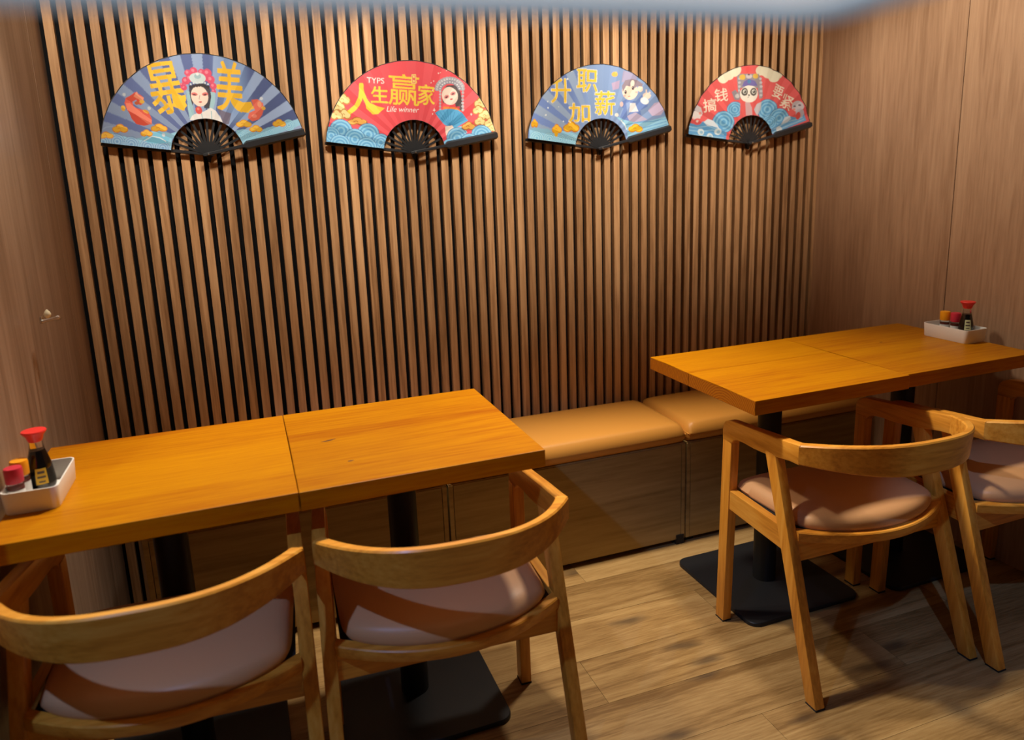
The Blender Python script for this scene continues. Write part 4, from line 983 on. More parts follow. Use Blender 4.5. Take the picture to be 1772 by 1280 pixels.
# floor: planks running along x, each its own piece
fl = obj('floor', bm_box(-1.6, 4.4, -5.2, 0.06, -0.05, -0.003), M['backing']); tag(fl, kind='structure')
PW, PL = 0.186, 1.22
shifts = {0: 0.50, 1: 1.10, 2: 0.25, 3: 0.80, 4: 0.565, 5: 0.05, 6: 0.9, 7: 0.4}
plank_me = {}
def plank(x0, x1, y0, y1):
    key = (round(x1-x0, 3), round(y1-y0, 3))
    if key not in plank_me:
        bm = bm_box(0, key[0], 0, key[1], -0.003, 0.0); me = bpy.data.meshes.new('plank'); bmesh.ops.recalc_face_normals(bm, faces=bm.faces[:]); bm.to_mesh(me); bm.free()
        me.materials.append(M['floor']); plank_me[key] = me
    o = bpy.data.objects.new('floor_plank', plank_me[key]); o.location = (x0, y0, 0); link(o, fl)
row = 0; y1 = 0.0
y1 = -0.465 + 3*PW
while y1 > -3.3:
    y0 = y1 - PW
    r = int(round((-0.465 - y1)/PW)) + 3
    x = -1.2 + (shifts[r % 8] - PL) + (0.0)
    while x < 4.2:
        if x + PL > -1.4:
            plank(x + 0.0006, x + PL - 0.0006, y0 + 0.0006, y1 - 0.0006)
        x += PL
    y1 = y0
# back wall: black backing board with one slat per 40 mm
wb = obj('wall_back', bm_box(-0.12, XR + 0.15, 0.020, 0.10, 0, H_ROOM), M['backing']); tag(wb, kind='structure')
PITCH_S, GAP = 0.04, 0.0142
bm = bm_box(-(PITCH_S-GAP)/2, (PITCH_S-GAP)/2, 0.0, 0.0205, 0, H_ROOM, 0.0008, 1)
bmesh.ops.recalc_face_normals(bm, faces=bm.faces[:]); slat_me = bpy.data.meshes.new('slat'); bm.to_mesh(slat_me); bm.free(); slat_me.materials.append(M['slat'])
for i in range(71):
    o = bpy.data.objects.new('slat', slat_me); o.location = (0.0065 + PITCH_S*(i + 0.5), 0, 0); link(o, wb)
# side walls: laminate panels with fine open joints
def side_wall(name, x, flare, joints, m, sgn):
    root = bpy.data.objects.new(name, None); root.empty_display_size = 0.05; root.location = (x, 0, 0); root.rotation_euler = (0, 0, flare); COL.objects.link(root)
    tag(root, kind='structure')
    core = obj('wall_core', bm_box(min(0, sgn*0.06)+sgn*0.012, max(0, sgn*0.06)+sgn*0.012, joints[-1], 0.06, 0, H_ROOM), M['backing'], root)
    for a, b in zip(joints, joints[1:]):
        x0, x1 = sorted((0.0, sgn*0.0125))
        obj('wall_panel', bm_box(x0, x1, b + 0.0012, a - 0.0012, 0, H_ROOM, 0.0006, 1), m, root)
    return root
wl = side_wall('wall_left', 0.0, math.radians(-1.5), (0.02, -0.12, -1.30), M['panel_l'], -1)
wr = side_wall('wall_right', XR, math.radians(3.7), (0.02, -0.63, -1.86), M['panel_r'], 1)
ce = obj('ceiling', bm_box(-1.6, 4.4, -5.2, 0.06, H_ROOM, H_ROOM + 0.05), M['ceiling']); tag(ce, kind='structure')

# coat hook on the left wall
hk = thing('wall_hook', 'small steel double wall hook with a cream tip on the left wall', 'hook', (0.011, -0.532, 1.10))
obj('plate', bm_box(-0.0005, 0.004, -0.012, 0.012, -0.009, 0.009, 0.001), M['steel'], hk)
bm = bm_lathe([(0.0042, 0), (0.0042, 0.030), (0.006, 0.034), (0.0058, 0.040), (0.002, 0.0425)], 14)
bmesh.ops.rotate(bm, verts=bm.verts[:], cent=(0, 0, 0), matrix=Matrix.Rotation(math.radians(80), 3, 'Y'))
o = obj('peg', bm, M['steel'], hk, (0.002, -0.006, -0.004)); smooth_mesh(o)
bm = bm_lathe([(0.0015, 0), (0.0075, 0.005), (0.0085, 0.010), (0.006, 0.016), (0.001, 0.022)], 14)
o = obj('tip', bm, M['cream'], hk, (0.012, 0.016, 0.000)); smooth_mesh(o); o['label'] = 'cream coloured pointed tip'

# ------------------------------------------------------------------ bench modules and cushions
BZ, BY = 0.404, -0.362
def bench_unit(x0, x1, label):
    t = thing('bench_unit', label, 'bench', ((x0+x1)/2, -0.18, 0), 0, 'storage bench units along the slatted wall')
    w2 = (x1-x0)/2
    obj('carcass', bm_box(-w2+0.004, w2-0.004, BY+0.18+0.016, 0.178, 0.028, BZ-0.012), M['rubber'], t)
    obj('front_panel', bm_box(-w2+0.020, w2-0.020, BY+0.18, BY+0.196, 0.020, BZ-0.004, 0.0008, 1), M['bench'], t)
    for s in (-1, 1):
        a, b = sorted((s*(w2-0.0185), s*(w2-0.003)))
        obj('side_board', bm_box(a, b, BY+0.1795, 0.178, 0.020, BZ-0.004, 0.0008, 1), M['bench'], t)
    obj('top_board', bm_box(-w2+0.003, w2-0.003, BY+0.183, 0.178, BZ-0.012, BZ, 0.0008, 1), M['bench'], t)
    for sx in (-1, 1):
        for y in (BY+0.215, 0.15):
            obj('foot', bm_box(sx*(w2-0.028)-0.02, sx*(w2-0.028)+0.02, y-0.02, y+0.02, 0, 0.030, 0.002), M['rubber'], t)
    return t
bench_unit(0.123, 1.040, 'oak laminate bench unit in the left corner, under the left tables')
bu = bench_unit(1.040, 1.957, 'oak laminate bench unit in the middle, front open to view between the tables')
obj('corner_block', bm_box(0.418, 0.452, BY+0.1770, BY+0.19, 0.0, 0.038, 0.001), M['rubber'], bu)
bench_unit(1.957, 2.826, 'oak laminate bench unit in the right corner, behind the right tables')
def bench_cushion(x0, x1, label):
    w2, d2 = (x1-x0)/2 - 0.002, 0.187; zt = 0.052
    t = thing('bench_cushion', label, 'cushion', ((x0+x1)/2, -0.187 - 0.001, BZ), 0, 'tan leather bench cushions')
    def top(u, v):
        eu, ev = abs(u), abs(v)
        e = (max(0, 1-eu**26)*max(0, 1-ev**11))**0.42
        cr = 0.006*(1-u*u)*(1-v*v)
        puck = 0.006*(1-abs(v))**2*(abs(u) > 0.94)
        cx = u*w2; cy = v*d2
        k = 1-0.018*(eu**12)*(ev**12)
        return (cx*k, cy*k*1.0, 0.036 + (zt-0.010)*e + cr*e)
    b, V = bm_grid(top, 56, 26)
    ring = [V[i][0] for i in range(57)] + [V[56][j] for j in range(1, 27)] + [V[i][26] for i in range(55, -1, -1)] + [V[0][j] for j in range(25, 0, -1)]
    n = len(ring); prev = ring
    for fx, dy, z in ((0.999, 0.0015, 0.028), (0.997, 0.006, 0.018), (0.994, 0.013, 0.008), (0.990, 0.021, 0.0005)):
        cur = [b.verts.new((v.co.x*fx, v.co.y*(1-dy/d2), z)) for v in ring]
        for k in range(n): b.faces.new([prev[k], prev[(k+1) % n], cur[(k+1) % n], cur[k]])
        prev = cur
    b.faces.new(prev)
    o = obj('cushion_cover', b, M['leather'], t); smooth_mesh(o, 50)
    # stitched piping along the side seams
    for s in (-1, 1):
        pr = [bm_pt for bm_pt in [(s*w2*0.992, -d2+0.006 + (2*d2-0.012)*k/12, 0.034+0.016*math.sin(math.pi*k/12)) for k in range(13)]]
        o = obj('piping', tube(pr, 0.0022, 6), M['leather'], t); smooth_mesh(o)
    return t
def tube(pts, r, n=8, r2=None):
    P = [Vector(p) for p in pts]; rings = []
    for i, p in enumerate(P):
        d = (P[min(i+1, len(P)-1)] - P[max(i-1, 0)]).normalized()
        a = d.cross(Vector((0, 0, 1)) if abs(d.z) < 0.9 else Vector((1, 0, 0))).normalized(); c = d.cross(a)
        rr = r if r2 is None else r + (r2-r)*i/(len(P)-1)
        rings.append([p + a*rr*math.cos(2*math.pi*k/n) + c*rr*math.sin(2*math.pi*k/n) for k in range(n)])
    return bm_rings(rings)
bench_cushion(0.123, 1.040, 'tan leather bench cushion behind the left tables, in the left corner')
bench_cushion(1.040, 1.957, 'tan leather bench cushion lying open between the two pairs of tables')
bench_cushion(1.957, 2.826, 'tan leather bench cushion behind the right tables, in the right corner')

# ------------------------------------------------------------------ tables
TH, TT = 0.792, 0.041
def end_grain(o):
    me = o.data; me.materials.append(M['endgrain'])
    for p in me.polygons:
        if abs(p.normal.x) > 0.9: p.material_index = 1
    return o
def table(name_label, ox, oy, rz, x0, x1, y0, y1, colx, coly, boards=None):
    cx, cy = (x0+x1)/2, (y0+y1)/2
    c, s = math.cos(rz), math.sin(rz)
    wx, wy = ox + c*cx - s*cy, oy + s*cx + c*cy
    t = thing('cafe_table', name_label, 'table', (wx, wy, 0), rz, 'square pedestal tables')
    hx, hy = (x1-x0)/2 - 0.0006, (y1-y0)/2
    if boards:
        ys = [-hy] + boards + [hy]
        for a, b in zip(ys, ys[1:]):
            end_grain(obj('board', bm_box(-hx, hx, a + (0.0003 if a != -hy else 0), b - (0.0003 if b != hy else 0), TH-TT, TH, 0.0012, 2), M['table'], t))
    else:
        end_grain(obj('tabletop', bm_box(-hx, hx, -hy, hy, TH-TT, TH, 0.0015, 2), M['table'], t))
    dx, dy = colx-wx, coly-wy
    px, py = c*dx + s*dy, -s*dx + c*dy
    obj('mounting_plate', bm_box(px-0.13, px+0.13, py-0.13, py+0.13, TH-TT-0.006, TH-TT, 0.001), M['black'], t)
    o = obj('column', bm_lathe([(0.0375, 0.012), (0.0375, TH-TT-0.006)], 36), M['black'], t, (px, py, 0)); smooth_mesh(o)
    pts = rrect(0.215, 0.215, 0.035, 6)
    o = obj('base_plate', bm_rings([[(x*0.99, y*0.99, 0.0) for x, y in pts], [(x, y, 0.001) for x, y in pts], [(x, y, 0.011) for x, y in pts], [(x*0.992, y*0.992, 0.0135) for x, y in pts]]), M['black'], t, (px, py, 0)); smooth_mesh(o)
    return t
M['knot'] = mat('wood_knot', (0.055, 0.016, 0.004), 0.5)
def knot(t, wx, wy, lx, ly, ang=0.0):
    bm = bmesh.new(); n = 14; V = []
    for k in range(n):
        a = 2*math.pi*k/n; r = 1 + 0.25*math.sin(3*a+wx*40)
        V.append(bm.verts.new((lx*r*math.cos(a)*math.cos(ang) - ly*math.sin(a)*math.sin(ang), lx*r*math.cos(a)*math.sin(ang) + ly*math.sin(a)*math.cos(ang), 0)))
    c = bm.verts.new((0, 0, 0.00005))
    for k in range(n): bm.faces.new([V[k], V[(k+1) % n], c])
    obj('knot', bm, M['knot'], t, (wx - t.location.x, wy - t.location.y, TH + 0.00015))
W_T = 0.534
table('orange wooden table against the left wall with a condiment tray on it', 1.0853, -0.5804, 0.0077, -1.0863, -0.5412, -W_T, 0.0, 0.262, -0.80)
tk = table('orange wooden table at the left, knotty empty top beside the open bench', 1.0853, -0.5804, 0.0077, -0.5412, 0.0, -W_T-0.0015, 0.001, 0.815, -0.775)
knot(tk, 0.637, -0.837, 0.017, 0.0035, 0.25); knot(tk, 0.668, -0.991, 0.007, 0.0028)
table('orange wooden table of the right pair, end grain facing the open bench', 1.7201, -0.5028, 0.0075, 0.0, 0.5441, -W_T, 0.0, 2.060, -0.69, [0.045])
tk = table('orange wooden table against the right wall with a condiment tray on it', 1.7201, -0.5028, 0.0075, 0.5441, 1.0846, -W_T+0.008, 0.002, 2.610, -0.71)

knot(tk, 2.512, -0.694, 0.006, 0.003)

# ------------------------------------------------------------------ chairs
def make_chair():
    t = thing('armchair', 'x', 'chair', (0, 0, 0), 0, 'curved-back wooden armchairs')
    LX, LY = 0.030, 0.043
    def leg(sx, y_foot, w_foot, y_top, w_top, z_top):
        a = [(sx*w_foot, y_foot+LY*0.92, 0.004), (sx*w_foot, y_foot, 0.004), (sx*(w_foot-LX), y_foot, 0.004), (sx*(w_foot-LX), y_foot+LY*0.92, 0.004)]
        b = [(sx*w_top, y_top+LY, z_top), (sx*w_top, y_top, z_top), (sx*(w_top-LX), y_top, z_top), (sx*(w_top-LX), y_top+LY, z_top)]
        o = obj('leg', bm_hex(a, b, 0.003), M['chair_v'], t); smooth_mesh(o, 30)
        f = [((p[0]), p[1], 0.004) for p in a]; g = [(p[0]*0.998, p[1], 0.0) for p in a]
        obj('foot_pad', bm_hex(g, f), M['rubber'], o)
    for s in (-1, 1):
        leg(s, 0.200, 0.2740, 0.189, 0.2675, 0.606)
        leg(s, -0.222, 0.2860, -0.0155, 0.2770, 0.636)
    # arms: side outline in y-z, following a straight plan line
    side = [(0.232, 0.598), (0.2335, 0.625), (0.2305, 0.643), (0.222, 0.656), (0.208, 0.663), (0.190, 0.667), (0.10, 0.675), (0.0, 0.686), (-0.06, 0.691), (-0.108, 0.6965),
            (-0.108, 0.643), (-0.07, 0.641), (-0.03, 0.634), (0.028, 0.624), (0.08, 0.620), (0.13, 0.620), (0.160, 0.617), (0.178, 0.610), (0.188, 0.598)]
    for s in (-1, 1):
        bm = bmesh.new(); A = []; B = []
        for y, z in side:
            xo = 0.2680 + 0.0105*(0.232-y)/0.340
            A.append(bm.verts.new((s*xo, y, z))); B.append(bm.verts.new((s*(xo-0.029), y, z)))
        n = len(A); bm.faces.new(A); bm.faces.new(B[::-1])
        for k in range(n): bm.faces.new([A[k], A[(k+1) % n], B[(k+1) % n], B[k]])
        bmesh.ops.recalc_face_normals(bm, faces=bm.faces[:])
        ed = [e for e in bm.edges if not (abs(e.verts[0].co.y-e.verts[1].co.y) < 1e-6 and abs(e.verts[0].co.z-e.verts[1].co.z) < 1e-6)]
        bmesh.ops.bevel(bm, geom=ed, offset=0.003, segments=2, affect='EDGES', profile=0.5)
        o = obj('armrest', bm, M['chair_y'], t); smooth_mesh(o, 35)
    # bent back rail
    wC, yC, yM, zC, zM, hC, hM, n = 0.2785, -0.106, -0.286, 0.6965, 0.728, 0.053, 0.089, 2.57
    K = 72; rings = []
    us = [math.sin(math.pi/2*(-1+2*k/K)) for k in range(K+1)]
    def plan(u): return Vector((u*wC, yM + (yC-yM)*abs(u)**n, 0))
    for u in us:
        p = plan(u); d = (plan(min(1, u+1e-3)) - plan(max(-1, u-1e-3))).normalized()
        nin = Vector((-d.y, d.x, 0))
        th = 0.019 + 0.010*abs(u)**4
        zt = zM + (zC-zM)*abs(u)**2.5; h = hM + (hC-hM)*abs(u)**2.5; zb = zt-h; c = 0.0035
        tilt = 0.010*(1-u*u)
        sec = []
        for a, z in ((0, zb+c), (0, zt-c), (c, zt), (th-c, zt), (th, zt-c), (th, zb+c), (th-c, zb), (c, zb)):
            q = p + nin*(a + tilt*(zt-z)/max(h, 1e-3)); sec.append((q.x, q.y, z))
        rings.append(sec)
    o = obj('backrest', bm_rings(rings), M['chair'], t); smooth_mesh(o, 35); o['label'] = 'bent wooden back rail'
    # seat frame
    def rail_curve(x): return -0.083 - 0.095*(1-(x/0.262)**2)
    rings = []
    for k in range(25):
        x = -0.252 + 0.504*k/24; y = rail_curve(x)
        rings.append([(x, y+0.002, 0.414), (x, y, 0.417), (x, y, 0.438), (x, y+0.003, 0.441), (x, y+0.030, 0.441), (x, y+0.030, 0.414)])
    o = obj('seat_rim', bm_rings(rings), M['chair'], t); smooth_mesh(o, 35)
    obj('rear_apron', bm_box(-0.262, 0.262, -0.086, -0.064, 0.352, 0.416, 0.002), M['chair'], t)
    for s in (-1, 1):
        a = [(s*0.266, 0.205, 0.385), (s*0.266, 0.205, 0.446), (s*0.240, 0.205, 0.446), (s*0.240, 0.205, 0.385)]
        b = [(s*0.272, -0.075, 0.375), (s*0.272, -0.075, 0.441), (s*0.248, -0.075, 0.441), (s*0.248, -0.075, 0.375)]
        obj('side_rail', bm_hex(a, b, 0.002), M['chair_y'], t)
    obj('front_rail', bm_box(-0.242, 0.242, 0.196, 0.220, 0.385, 0.444, 0.002), M['chair'], t)
    obj('seat_board', bm_box(-0.240, 0.240, -0.085, 0.196, 0.425, 0.438), M['rubber'], t)
    # cushion
    def plan_xy(u, v):
        x = u*(0.238 + 0.004*v)
        yf = 0.215; yr = rail_curve(min(0.25, abs(x)*1.0)) + 0.014
        k = 1-0.05*(abs(u)**6)*(abs(v)**6)
        y = yr + (yf-yr)*(v+1)/2
        ym = 0.04
        return x*k, ym + (y-ym)*k
    def top(u, v):
        x, y = plan_xy(u, v)
        e = (max(0, 1-abs(u)**7)*max(0, 1-abs(v)**7))**0.45
        return (x, y, 0.452 + 0.033*e + 0.013*e*(1-u*u)*(1-v*v))
    b, V = bm_grid(top, 34, 34); N = 34
    ring = [V[i][0] for i in range(N+1)] + [V[N][j] for j in range(1, N+1)] + [V[i][N] for i in range(N-1, -1, -1)] + [V[0][j] for j in range(N-1, 0, -1)]
    low = [b.verts.new((v.co.x*0.975, 0.04+(v.co.y-0.04)*0.975, 0.440)) for v in ring]; m = len(ring)
    for k in range(m): b.faces.new([ring[k], ring[(k+1) % m], low[(k+1) % m], low[k]])
    b.faces.new(low)
    o = obj('seat_cushion', b, M['seat'], t); smooth_mesh(o, 60); o['label'] = 'brown leather seat pad'
    return t
M['chair_y'] = wood('chair_ash_arm', (0.50, 0.178, 0.016), (0.70, 0.285, 0.030), (0.80, 0.38, 0.060), 'y', 110, 10, 0.07, 0.38, 0.45, 0.1, 0.06, 0.10)
proto = make_chair()
spots = [((0.272, -1.049), -0.055, 'wooden armchair nearest the left wall, pushed under the left tables'),
         ((0.845, -1.055), -0.045, 'wooden armchair at the left tables, its right arm beside the open bench'),
         ((2.058, -1.041), -0.008, 'wooden armchair at the right tables seen whole, standing out on the floor'),
         ((2.622, -1.105), 0.012, 'wooden armchair nearest the right wall, cut off by the picture edge')]
for i, ((x, y), rz, lab) in enumerate(spots):
    o = proto if i == 0 else copy_tree(proto)
    o.location = (x, y, 0); o.rotation_euler = (0, 0, rz); o['label'] = lab

# ------------------------------------------------------------------ condiment trays and bottles
def tray(loc, rz, label):
    t = thing('condiment_tray', label, 'tray', loc, rz, 'white condiment trays')
    hx, hy, h = 0.050, 0.086, 0.046
    out = rrect(hx, hy, 0.014, 5); inn = rrect(hx-0.0028, hy-0.0028, 0.0115, 5)
    R = [[(x*0.93, y*0.96, 0.0) for x, y in out], [(x*0.95, y*0.97, 0.002) for x, y in out], [(x, y, h-0.001) for x, y in out], [(x*0.998, y*0.998, h) for x, y in out],
         [(x, y, h) for x, y in inn], [(x*0.95, y*0.97, 0.004) for x, y in inn]]
    o = obj('tray_body', bm_rings(R), M['white'], t); smooth_mesh(o, 45)
    return t
def soy_bottle(loc, label, lab_mat, lab_rz, tall=1.0, slim=1.0, lift=0.0):
    t = thing('soy_sauce_bottle', label, 'bottle', loc, 0, 'soy sauce bottles')
    k = slim
    prof = [(0.0215*k, 0.0), (0.0245*k, 0.002), (0.0262*k, 0.008), (0.0258*k, 0.024), (0.0225*k, 0.050), (0.0180*k, 0.068), (0.0145*k, 0.080), (0.0125*k, 0.090), (0.0120*k, 0.103)]
    prof = [(r, z*tall) for r, z in prof]
    liq = [(r-0.0016, max(0.002, z)) for r, z in prof if z < 0.085*tall]
    o = obj('glass_body', bm_lathe(prof, 32), M['glass'], t); smooth_mesh(o, 50)
    o = obj('sauce', bm_lathe(liq, 32), M['soy'], t); smooth_mesh(o, 50); o['label'] = 'dark soy sauce'
    z0 = 0.100*tall
    o = obj('cap', bm_lathe([(0.0125, z0-0.002), (0.0150, z0+0.004), (0.0165, z0+0.010), (0.0225, z0+0.017), (0.0235, z0+0.0195), (0.0225, z0+0.0215), (0.004, z0+0.0225)], 32), M['red'], t); smooth_mesh(o, 45)
    o['label'] = 'flared red cap'
    # paper label on the shoulder of the glass
    def rad(z):
        for (r0, a), (r1, b) in zip(prof, prof[1:]):
            if a <= z <= b: return r0 + (r1-r0)*(z-a)/(b-a)
        return prof[-1][0]
    def lp(half, za, zb, e):
        bm = bmesh.new(); V = []
        for j in range(7):
            z = za + (zb-za)*j/6
            V.append([bm.verts.new(((rad(z)+e)*math.cos(lab_rz-half+2*half*i/10), (rad(z)+e)*math.sin(lab_rz-half+2*half*i/10), z)) for i in range(11)])
        for j in range(6):
            for i in range(10): bm.faces.new([V[j][i], V[j][i+1], V[j+1][i+1], V[j+1][i]])
        return bm
    lo = obj('paper_label', lp(0.42, 0.014*tall+lift, 0.046*tall+lift, 0.0006), lab_mat, t); smooth_mesh(lo)
    for za, zb, hf in ((0.036, 0.041, 0.26), (0.027, 0.031, 0.30), (0.018, 0.021, 0.22)):
        obj('print', lp(hf, za*tall+lift, zb*tall+lift, 0.0009), M['print'], lo)
    return t
def shaker(loc, label, cap_mat, cat='shaker'):
    t = thing('spice_shaker', label, cat, loc, 0, 'spice shakers')
    o = obj('glass_jar', bm_lathe([(0.0135, 0), (0.0150, 0.002), (0.0152, 0.046), (0.0135, 0.050)], 26), M['glass'], t); smooth_mesh(o, 45)
    o = obj('spice', bm_lathe([(0.0130, 0.002), (0.0138, 0.004), (0.0138, 0.038)], 24), M['spice'], t); smooth_mesh(o, 45)
    o = obj('paper_label', bm_lathe([(0.01545, 0.009), (0.01545, 0.034)], 26, False), M['label_w'], t); smooth_mesh(o)
    o = obj('cap', bm_lathe([(0.0155, 0.048), (0.0160, 0.050), (0.0165, 0.075), (0.0152, 0.0785), (0.006, 0.0795)], 26), cap_mat, t); smooth_mesh(o, 40)
    return t
TZ = TH
tray((0.052, -0.908, TZ), 0.0, 'white plastic condiment tray on the left table by the left wall')
soy_bottle((0.045, -0.868, TZ + 0.0045), 'soy sauce bottle with red cap and yellow label, left table tray', M['label_y'], math.radians(-75), 1.04)
shaker((0.0205, -0.908, TZ + 0.0045), 'orange capped spice shaker in the left table tray', M['orange'])
shaker((0.0205, -0.950, TZ + 0.0045), 'red capped spice shaker in the left table tray', M['pink'])
tray((2.765, -0.762, TZ), 0.02, 'white plastic condiment tray on the right table by the right wall')
soy_bottle((2.780, -0.792, TZ + 0.0045), 'soy sauce bottle with red cap and pale green label, right table tray', M['label_g'], math.radians(232), 1.06, 0.95, 0.018)
shaker((2.785, -0.706, TZ + 0.0045), 'orange capped spice shaker in the right table tray', M['orange'])
shaker((2.792, -0.742, TZ + 0.0045), 'red capped spice shaker in the right table tray', M['pink'])

# ------------------------------------------------------------------ fans
CW, CH, RES = 1280, 740, 0.5           # print canvas, 0.5 mm per cell; origin (pivot) at column 640, row 60
OXC, OYC = 640, 60
def cv_new(): return np.zeros((CH, CW, 3), np.float32)
def to_c(x, y): return np.asarray(x)/RES + OXC, np.asarray(y)/RES + OYC
def fill_poly(cv, c, px, py):
    px, py = to_c(px, py)
    x0, x1 = max(0, int(px.min())), min(CW, int(px.max())+2); y0, y1 = max(0, int(py.min())), min(CH, int(py.max())+2)
    if x0 >= x1 or y0 >= y1: return
    X, Y = np.meshgrid(np.arange(x0, x1)+0.5, np.arange(y0, y1)+0.5)
    ins = np.zeros(X.shape, bool); n = len(px)
    for i in range(n):
        xa, ya, xb, yb = px[i], py[i], px[(i+1) % n], py[(i+1) % n]
        if ya == yb: continue
        ins ^= ((ya > Y) != (yb > Y)) & (X < (xb-xa)*(Y-ya)/(yb-ya) + xa)
    cv[y0:y1, x0:x1][ins] = c
def fill_tris(cv, c, V, tris, grow):
    px, py = to_c(V[:, 0], V[:, 1])
    mk = np.zeros((CH, CW), bool)
    for a, b, d in tris:
        x = px[[a, b, d]]; y = py[[a, b, d]]
        x0, x1 = max(0, int(x.min())), min(CW, int(x.max())+2); y0, y1 = max(0, int(y.min())), min(CH, int(y.max())+2)
        if x0 >= x1 or y0 >= y1: continue
        X, Y = np.meshgrid(np.arange(x0, x1)+0.5, np.arange(y0, y1)+0.5)
        e = [(x[(k+1) % 3]-x[k])*(Y-y[k]) - (y[(k+1) % 3]-y[k])*(X-x[k]) for k in range(3)]
        mk[y0:y1, x0:x1] |= ((e[0] >= 0) & (e[1] >= 0) & (e[2] >= 0)) | ((e[0] <= 0) & (e[1] <= 0) & (e[2] <= 0))
    g = int(round(grow)); out = mk.copy()
    for dx in range(-g, g+1):          # brush weight: thicken the strokes
        for dy in range(-g, g+1):
            if dx*dx + dy*dy <= grow*grow + 0.3: out |= np.roll(np.roll(mk, dx, 1), dy, 0)
    cv[out] = c
GLYPH = {}
def glyph(s, off):
    if (s, off) not in GLYPH:
        cu = bpy.data.curves.new('t', 'FONT'); cu.body = s; cu.resolution_u = 4
        if s.startswith('Life'): cu.shear = 0.3
        o = bpy.data.objects.new('t', cu); COL.objects.link(o)
        dg = bpy.context.evaluated_depsgraph_get()
        me = bpy.data.meshes.new_from_object(o.evaluated_get(dg)); me.calc_loop_triangles()
        V = np.array([v.co[:2] for v in me.vertices]); T = [tuple(t.vertices) for t in me.loop_triangles]
        lo, hi = V.min(0), V.max(0)
        GLYPH[(s, off)] = ((V - (lo+hi)/2)/(hi-lo), T)
        bpy.data.objects.remove(o); bpy.data.curves.remove(cu); bpy.data.meshes.remove(me)
    return GLYPH[(s, off)]
def draw(cv, ops):
    for k, c, v in ops:
        c = srgb(c)
        if k == 'P': fill_poly(cv, c, np.array(v[0::2]), np.array(v[1::2]))
        elif k == 'E':
            a = np.linspace(0, 2*np.pi, 41)[:-1]; r = math.radians(v[4]); x = v[2]*np.cos(a); y = v[3]*np.sin(a)
            fill_poly(cv, c, v[0] + x*math.cos(r) - y*math.sin(r), v[1] + x*math.sin(r) + y*math.cos(r))
        elif k == 'L':
            h = v[0]/2; P = list(zip(v[1::2], v[2::2]))
            for (xa, ya), (xb, yb) in zip(P, P[1:]):
                l = math.hypot(xb-xa, yb-ya) or 1; nx, ny = -(yb-ya)/l*h, (xb-xa)/l*h
                fill_poly(cv, c, np.array([xa+nx, xb+nx, xb-nx, xa-nx]), np.array([ya+ny, yb+ny, yb-ny, ya-ny]))
        elif k == 'T':
            s, x, y, w_, h_, rot, off = v; V, T = glyph(s, off); r = math.radians(rot)
            X = V[:, 0]*w_; Y = V[:, 1]*h_
            fill_tris(cv, c, np.stack([x + X*math.cos(r) - Y*math.sin(r), y + X*math.sin(r) + Y*math.cos(r)], 1), T, off)
R0, R1, NP = 0.107, 0.299, 13
def fan_mat():
    m = bpy.data.materials.new('printed_fan_cloth'); m.use_nodes = True; nt = m.node_tree; b = nt.nodes['Principled BSDF']
    at = nt.nodes.new('ShaderNodeAttribute'); at.attribute_name = 'print'; nt.links.new(at.outputs['Color'], b.inputs['Base Color'])
    b.inputs['Roughness'].default_value = 0.65; b.inputs['Specular IOR Level'].default_value = 0.3
    return m
M['fan'] = fan_mat()
M['trim'] = mat('dark_edge_trim', (0.02, 0.018, 0.022), 0.6)
BGC = [None, (238, 86, 96), (138, 166, 214), (234, 98, 98)]
